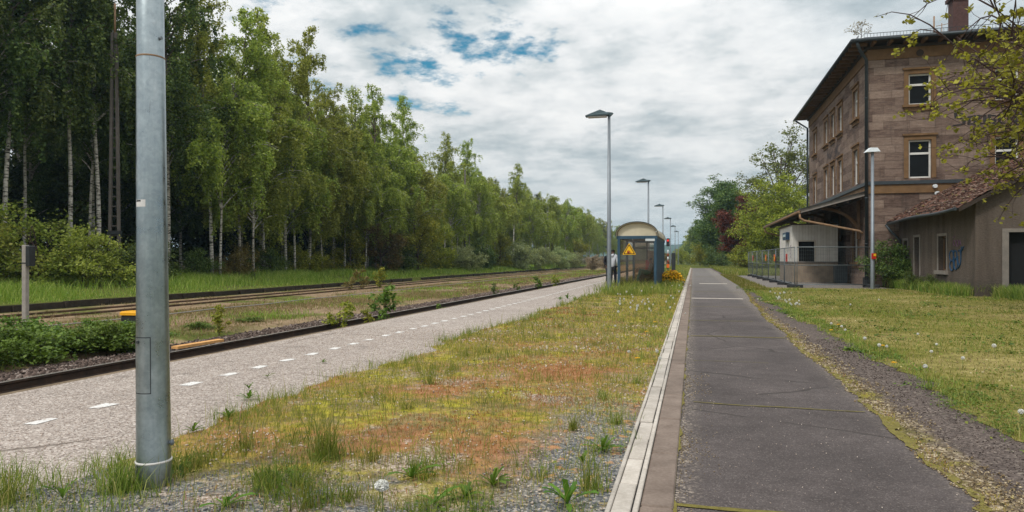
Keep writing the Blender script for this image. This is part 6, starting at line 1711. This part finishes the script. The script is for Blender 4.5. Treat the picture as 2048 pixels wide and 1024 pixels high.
cover('ground_cover', 14000, lambda y, u: lawn_left(y) - 0.28 + 0.6 * u, 3.0, 33, M['clover'], 0.01, 0.03, lambda x, y: np.clip(0.1 + 1.0 * sinoise(x, y, 0.8, 92), 0, 1), 0.004, 0.04, 0, (30, 0.05))
cover('ground_cover', 40000, vl, 2.4, 40, M['litter'], 0.006, 0.018, lambda x, y: np.clip(0.5 + 0.6 * sinoise(x, y, 0.6, 93), 0.1, 1), 0.009, 0.02, 0, None, 2.5)
cover('ground_cover', 30000, vl, 2.4, 30, M['clover'], 0.008, 0.022, lambda x, y: np.clip(-0.05 + 0.9 * sinoise(x, y, 0.7, 94), 0.0, 1), 0.008, 0.035, 0, (24, 0.04))
cover('ground_cover', 26000, lw, 3.0, 25, M['litter'], 0.008, 0.022, lambda x, y: np.clip(0.1 - 0.9 * sinoise(x, y, 0.22, 71), 0.03, 1), 0.006, 0.03, 0, None, 2.0)
cover('ground_cover', 8000, lambda y, u: path_right(y) - 0.04 + 0.3 * u, 2.4, 22, M['litter'], 0.006, 0.02, lambda x, y: np.clip(0.4 + 0.7 * sinoise(x, y, 0.9, 95), 0, 1), 0.008, 0.014, 0, None, 3.0)
# strip between the tracks, the grass bank and the wood floor
gz_ = lambda x: np.interp(x, [p[0] for p in prof], [p[1] for p in prof])
grass('grass', 110000, lambda y, u: -11.15 - 6.4 * u, 7, 110, M['grass_dry'], 0.03, 0.11, 0.0006, lambda x, y: np.clip(0.55 + 0.7 * sinoise(x, y, 0.16, 81), 0.04, 1), gz_, 8, 0.45)
grass('grass', 50000, lambda y, u: -11.2 - 5.6 * u, 7, 110, M['grass_tall'], 0.05, 0.2, 0.0006, lambda x, y: np.clip(0.05 + 0.8 * sinoise(x, y, 0.2, 82), 0.02, 1), gz_, 8, 0.4, (10, 0.1))
grass('grass', 14000, lambda y, u: -17.2 - 5.0 * u, 8, 110, M['grass_dry'], 0.03, 0.12, 0.0006, lambda x, y: np.clip(0.25 + 0.8 * sinoise(x, y, 0.2, 83), 0.02, 1), gz_, 8, 0.45)
grass('grass', 110000, lambda y, u: -22.5 - 8.5 * u, 12, 150, M['grass_tall'], 0.15, 0.58, 0.0006, lambda x, y: np.clip(0.5 + 0.8 * sinoise(x, y, 0.12, 84), 0.1, 1), gz_, 12, 0.4, None, lambda x, y: np.clip((-x - 22.2) * 0.4, 0.2, 1.1))
grass('grass', 24000, lambda y, u: -29 - 16 * u, 12, 150, M['grass_tall'], 0.1, 0.5, 0.0008, lambda x, y: np.clip(0.2 + 0.8 * sinoise(x, y, 0.15, 85), 0.02, 1), gz_, 12, 0.5)

# ------------------------------------------------------------------ single weeds, tufts, dandelions in front
def tuft_thing(px_, py, h, n, label, mat='grass_green', spread=0.06, w=0.006, lean=0.3):
    D = 1365 * 1.3 / (py - 518); x, y = at(px_, D)
    rg = np.random.default_rng(int(px_ * 7 + py))
    P = np.stack([rg.normal(size=n) * spread, rg.normal(size=n) * spread, np.zeros(n)], 1)
    n = int(n * 1.5); P = np.stack([rg.normal(size=n) * spread * 0.7, rg.normal(size=n) * spread * 0.7, np.zeros(n)], 1)
    V, F = blades(P, h * (0.25 + 0.85 * rg.uniform(0, 1, n) ** 1.6), np.full(n, w * 0.85) * rg.uniform(0.5, 1.3, n), rg.uniform(0.1, 1.0, n) ** 1.2, rg)
    o = link('grass_tuft', quadmesh('grass_tuft', V, F), M[mat]); o.location = (x, y, 0.004)
    return tag(o, label, 'grass tuft', 'grass tufts in the foreground')
for a in ((655, 918, 0.36, 150, 'tallest thick grass tuft in the mossy verge', 'grass_green', 0.07), (235, 985, 0.24, 140, 'dark grass tuft at the foot of the near lamp post', 'grass_green', 0.07), (15, 1010, 0.26, 70, 'thin grass tuft in the bottom corner', 'grass_green', 0.06),
          (490, 900, 0.16, 80, 'short ragged grass tuft left of the tallest one', 'grass_lawn', 0.06), (745, 925, 0.20, 60, 'thin grass tuft just right of the tallest one', 'grass_lawn', 0.05), (860, 770, 0.22, 40, 'wispy grass tuft in the yellow moss', 'grass_green', 0.05),
          (1148, 862, 0.15, 60, 'small green tuft in the grey grit near the kerb', 'grass_green', 0.03), (1232, 850, 0.17, 60, 'green tuft close beside the kerb', 'grass_green', 0.04), (1205, 800, 0.12, 50, 'low tuft in the verge beyond the kerbside one', 'grass_green', 0.04),
          (1183, 985, 0.34, 60, 'wispy tall grass beside the big leafy weed at the kerb', 'grass_green', 0.05), (620, 1015, 0.24, 50, 'thin grass in the grit at the bottom edge', 'grass_lawn', 0.07), (1272, 768, 0.11, 60, 'tuft hugging the pale kerb lids', 'grass_green', 0.04),
          (905, 742, 0.13, 60, 'upright tuft on the yellow moss', 'grass_green', 0.06), (1215, 586, 0.7, 120, 'tall grass round the foot of the lamp by the shelter', 'grass_green', 0.25), (1262, 583, 0.6, 120, 'tall grass before the shelter glass', 'grass_green', 0.3), (1300, 580, 0.5, 120, 'grass at the blue shelter corner post', 'grass_green', 0.25),
          (390, 935, 0.14, 90, 'grass tuft at the gravel edge right of the near lamp post', 'grass_lawn', 0.08), (815, 820, 0.12, 40, 'short tuft among rusty moss', 'grass_lawn', 0.05), (700, 1000, 0.12, 60, 'small tuft left of the dandelion clock', 'grass_lawn', 0.06), (1075, 960, 0.10, 50, 'small tuft in the grey grit', 'grass_lawn', 0.05)):
    tuft_thing(*a)
def weed_mesh(seed, n=11, L=0.16):
    rg = np.random.default_rng(seed); V, F = [], []
    for k in range(n):
        az_ = k * 2.4 + rg.uniform(-0.3, 0.3); az_ += rg.uniform(-0.6, 0.6); el = rg.uniform(0.35, 1.4); l = L * rg.uniform(0.35, 1.15); w = l * rg.uniform(0.08, 0.14)
        d = np.array([cos(az_), sin(az_), 0]); s = np.array([-sin(az_), cos(az_), 0])
        m_ = 7; b = len(V)
        for i in range(m_):
            t_ = i / (m_ - 1)
            c = d * l * t_ * cos(el) + np.array([0, 0, l * (t_ * sin(el) - 0.35 * t_ * t_)])
            ww_ = w * (0.25 + 1.5 * t_ * (1.25 - t_)) * (1 if i % 2 else 0.72) if i < m_ - 1 else 0.002
            V += [tuple(c - s * ww_ + [0, 0, ww_ * 0.4]), tuple(c), tuple(c + s * ww_ + [0, 0, ww_ * 0.4])]
        for i in range(m_ - 1):
            q = b + i * 3
            F += [(q, q + 1, q + 4, q + 3), (q + 1, q + 2, q + 5, q + 4)]
    return quadmesh('weed_plant', V, F, True)
wm = [weed_mesh(70 + k, (9, 17, 13, 22, 7)[k], (0.20, 0.15, 0.19, 0.17, 0.14)[k]) for k in range(5)]
for i, (px_, py, s, lb) in enumerate(((822, 958, 1.05, 'leafy dandelion plant right of the dandelion clock'), (985, 975, 1.1, 'broad leafy weed in the grit below the rusty moss'), (1135, 1012, 1.35, 'big leafy weed at the bottom edge by the kerb'), (1205, 905, 1.0, 'leafy weed leaning over the pale kerb'),
        (125, 1000, 1.1, 'leafy dandelion plant left of the near lamp post'), (450, 1018, 0.9, 'low leafy weed at the bottom edge right of the lamp post'), (386, 866, 0.75, 'single small leafy weed in the pale grit'), (457, 840, 0.8, 'leafy weed next to the tall reddish stalk'), (497, 800, 0.75, 'tall sprig weed on the platform edge'),
        (498, 780, 0.7, 'topmost sprig of the two on the platform edge'), (535, 755, 0.5, 'tiny weed in the platform grit'), (646, 727, 0.5, 'tiny weed near the white dashes'), (1135, 598, 1.6, 'flat weed mat on the platform edge near the shelter'), (1120, 600, 1.2, 'small weed mat left of the larger mat'), (1165, 930, 0.8, 'small leafy weed in the grey grit'), (870, 1010, 0.9, 'dark leafy weed at the bottom edge'), (930, 1000, 0.8, 'small leafy weed between two larger ones'))):
    D = 1365 * 1.3 / (py - 518); x, y = at(px_, D)
    o = bpy.data.objects.new('weed_plant', wm[i % 5]); COL.objects.link(o)
    if not wm[i % 5].materials: wm[i % 5].materials.append(M['weed_leaf'])
    o.location = (x, y, 0.01); o.scale = (s, s, s); o.rotation_euler = (0, 0, i * 1.3); tag(o, lb, 'weed', 'leafy weeds in the foreground')
# reddish stalk
m = MB(); x, y = at(480, 1365 * 1.3 / (880 - 518)); m.tube([(x, y, 0), (x - 0.01, y, 0.12), (x + 0.02, y, 0.27)], 0.003, 5); m.tube([(x, y, 0.06), (x + 0.04, y, 0.16)], 0.002, 5)
o = m.build('dry_stalk', M['pipe_rust']); tag(o, 'thin reddish dry stalk at the edge of the platform grit', 'stalk')
# dandelion clocks
st_m = MB(); st_m.tube([(0, 0, 0), (0.006, 0.002, 0.09), (0.003, 0, 0.17)], 0.0024, 5)
root = empty('dandelion', (0, 0, 0), 0, None, 'dandelion', 'dandelions gone to seed')
st_m.build('stem', M['stem_green'], root, True)
R5 = np.random.default_rng(3); n = 420
dirs = unit(R5.normal(size=(n, 3))); Vs, Fs = leaves(dirs * 0.021 + np.array([0.003, 0, 0.175]), 0.012, R5, 0.0, 0.8)
core = dirs[:160] * 0.013 + np.array([0.003, 0, 0.175]); Vc, Fc = leaves(core, 0.012, R5, 0.0, 0.9)
link('seed_head', quadmesh('seed_head', np.concatenate([Vs, Vc]), np.concatenate([Fs, Fc + len(Vs)])), M['flower_white'], root)
x, y = at(762, 1365 * 1.1 / (968 - 518)); root.location = (x, y, 0); root.scale = (1.45, 1.45, 1.1); root['label'] = 'large white dandelion clock in front of the tallest grass tuft'
spots = [(1686, 652), (1680, 656), (1727, 676), (1720, 688), (1773, 688), (1874, 682), (1861, 698), (1831, 663), (1992, 694), (1925, 713), (1985, 816), (1976, 850), (1796, 730), (1760, 600), (1700, 610), (1660, 645)]
rr = random.Random(12)
pts = [(p, q, 'white dandelion clock in the lawn before the station') for p, q in spots]
pts += [(rr.uniform(1500, 1600), rr.uniform(585, 612), 'small white dandelion clock at the lawn edge beside the dirt strip') for _ in range(26)]
pts += [(rr.uniform(1235, 1372), rr.uniform(577, 622), 'white dandelion clock in the grass before the shelter') for _ in range(34)]
pts += [(rr.uniform(1340, 1385), rr.uniform(552, 575), 'white dandelion clock in the far grass beyond the yellow flowers') for _ in range(14)]
pts += [(rr.uniform(1180, 1330), rr.uniform(615, 720), 'single white dandelion clock in the mossy verge') for _ in range(5)]
for p_, q_, lb in pts:
    D = 1365 * 1.14 / (q_ - 518); x, y = at(p_, D)
    if lb.startswith('white dandelion clock in the lawn') or lb.startswith('small'):
        x = max(x, 2.4)
    c = copy_tree(root); c.location = (x, y, 0); c.rotation_euler = (rr.uniform(-.2, .2), rr.uniform(-.2, .2), rr.uniform(0, 6)); c['label'] = lb
    s = rr.uniform(0.6, 1.05); c.scale = (s, s, s * (1.0 if D < 15 else 1.3))
yroot = empty('yellow_flower', (0, 0, 0), 0, None, 'dandelion', 'yellow dandelions')
sm2 = MB(); sm2.tube([(0, 0, 0), (0.003, 0, 0.08)], 0.0024, 5); sm2.build('stem', M['stem_green'], yroot, True)
a = R5.uniform(0, 6.28, 90); rr_ = np.sqrt(R5.uniform(0, 1, 90)) * 0.022
Vs, Fs = leaves(np.stack([np.cos(a) * rr_, np.sin(a) * rr_, 0.09 - rr_ * 0.25], 1), 0.016, R5, 1.2, 0.5); link('flower_head', quadmesh('flower_head', Vs, Fs), M['flower_yellow'], yroot)
ysp = [(1677, 649, 'yellow dandelion flower in the lawn behind white clocks'), (1662, 660, 'yellow dandelion flower at the lawn edge farthest from camera'), (1765, 691, 'yellow dandelion flower in the middle of the lawn edge'), (1788, 725, 'yellow dandelion flower nearest the camera on the lawn edge'), (1293, 663, 'yellow flower in the mossy verge nearest the shelter'), (1275, 716, 'yellow flower beside the pale kerb lids'), (1310, 644, 'yellow flower in the verge close to the kerb')]
for i, (p_, q_, lb) in enumerate(ysp):
    D = 1365 * 1.2 / (q_ - 518); x, y = at(p_, D)
    c = yroot if i == 0 else copy_tree(yroot)
    c.location = (x, y, 0); c['label'] = lb; c.scale = (1.3, 1.3, 1.2)

# ------------------------------------------------------------------ distant hill, haze
hv, hf = [], []
hx = np.linspace(-1400, 1400, 90)
for i, x in enumerate(hx):
    top = 34 + 9 * sin(x * 0.004 + 1) + 4 * sin(x * 0.013) + 1.5 * sin(x * 0.05) 
    for y_, z_ in ((1500, -1), (1600, top * 0.6), (1750, top), (2100, -1)): hv.append((x, y_, z_))
for i in range(89):
    for j in range(3): hf.append((i * 4 + j, i * 4 + 4 + j, i * 4 + 5 + j, i * 4 + 1 + j))
tag(MB().add(hv, hf, True).build('hills', M['hill']), kind='structure')
hz = NT('haze_air')
pv = hz.n('ShaderNodeVolumePrincipled'); pv.inputs['Color'].default_value = (0.50, 0.78, 0.95, 1); pv.inputs['Density'].default_value = 0.00032; pv.inputs['Anisotropy'].default_value = 0.2
hz.t.links.new(pv.outputs[0], hz.out.inputs['Volume'])
HAZE = True
if HAZE:
    tag(MB().box(-3100, 3100, -100, 3100, -2.0, 60).build('haze', hz.m), kind='stuff')

# ------------------------------------------------------------------ light and camera
SUN = Vector((-0.42, -0.70, 1.0)).normalized()      # towards the sun
sl = bpy.data.lights.new('sun', 'SUN'); sl.energy = 2.3; sl.angle = radians(10.0); sl.color = (1.0, 0.95, 0.87)
so = bpy.data.objects.new('sun', sl); COL.objects.link(so); so.rotation_euler = (-SUN).to_track_quat('-Z', 'Y').to_euler()
so.location = (-20, -20, 40)
W = bpy.data.worlds.new('World'); SC.world = W; W.use_nodes = True
wt = W.node_tree; wt.nodes.clear()
class WN(NT):
    def __init__(self): self.t = wt; self.out = wt.nodes.new('ShaderNodeOutputWorld')
w = WN()
sky = w.n('ShaderNodeTexSky', sky_type='NISHITA'); sky.sun_disc = False
sky.sun_elevation = math.asin(SUN.z); sky.sun_rotation = math.atan2(SUN.x, SUN.y)
d = w.n('ShaderNodeTexCoord').outputs['Generated']
s = w.sep(d)
zc = w.math('ADD', w.math('MAXIMUM', s[2], 0.0), 0.20)
uv = w.comb(w.math('DIVIDE', s[0], zc), w.math('DIVIDE', s[1], zc), 0.0)
wp = w.noise(uv, 0.9, 4, 0.55, 0.0, True)
uvw = w.mix(0.12, uv, wp)
big = w.noise(uvw, 1.5, 7, 0.58)
fine = w.noise(uvw, 6.5, 8, 0.6)
lay = w.noise(w.mapping(uvw, (1.0, 1.35, 1)), 2.3, 7, 0.58)
cov = w.math('ADD', w.math('MULTIPLY', w.noise(uvw, 2.6, 7, 0.58), 0.62), w.math('MULTIPLY', fine, 0.38))
# thinner cover high up ahead, where the blue shows
gap_dir = Vector((-0.46, 0.83, 0.40)).normalized()
dot = w.n('ShaderNodeVectorMath', operation='DOT_PRODUCT'); w.set(dot.inputs[0], d); dot.inputs[1].default_value = gap_dir
gap = w.step(dot.outputs['Value'], 0.962, 0.995)
cov = w.math('SUBTRACT', cov, w.math('MULTIPLY', gap, 0.076))
cov = w.math('ADD', cov, w.math('MULTIPLY', w.step(s[2], 0.24, 0.10), 0.12))
mask = w.step(cov, 0.34, 0.42)
shade = w.math('ADD', w.math('MULTIPLY', lay, 0.56), w.math('MULTIPLY', fine, 0.44))
ccol = w.ramp(shade, [(0.37, (0.44, 0.50, 0.53)), (0.445, (0.60, 0.64, 0.655)), (0.515, (0.77, 0.785, 0.79)), (0.61, (0.90, 0.90, 0.89))])
dk = w.n('ShaderNodeVectorMath', operation='DOT_PRODUCT'); w.set(dk.inputs[0], d); dk.inputs[1].default_value = Vector((0.33, 0.86, 0.42)).normalized()
ccol = w.mix(w.math('MULTIPLY', w.step(dk.outputs['Value'], 0.95, 1.0), 0.75), ccol, w.mix(1.0, ccol, (0.60, 0.68, 0.73), 'MULTIPLY'))
low = w.step(s[2], 0.22, 0.0)
ccol = w.mix(w.math('MULTIPLY', low, 0.5), ccol, (0.56, 0.64, 0.67))
lum = w.math('ADD', 9.4, w.math('MULTIPLY', w.math('MAXIMUM', s[2], 0.0), 9.0))
ccol = w.mix(1.0, ccol, w.comb(lum, lum, lum), 'MULTIPLY')
skyc = w.mix(1.0, sky.outputs[0], (0.30, 1.0, 1.05), 'MULTIPLY')
cc = w.mix(mask, skyc, ccol)
bg = w.n('ShaderNodeBackground'); w.set(bg.inputs[0], cc); bg.inputs[1].default_value = 0.1
wt.links.new(bg.outputs[0], w.out.inputs[0])

cam = bpy.data.cameras.new('camera'); co = bpy.data.objects.new('camera', cam); COL.objects.link(co)
cam.sensor_width = 36; cam.lens = 1365 / 2048 * 36; cam.shift_y = 6 / 2048; cam.clip_start = 0.05; cam.clip_end = 6000
co.location = (0, 0, CAMZ); co.rotation_euler = (pi / 2, 0, TH)
SC.camera = co
SC.view_settings.view_transform = 'Standard'; SC.view_settings.look = 'None'; SC.view_settings.exposure = -0.08; SC.view_settings.gamma = 1.0
SC.cycles.max_bounces = 6; SC.cycles.diffuse_bounces = 3; SC.cycles.transparent_max_bounces = 8; SC.cycles.volume_bounces = 0
SC.cycles.use_denoising = True
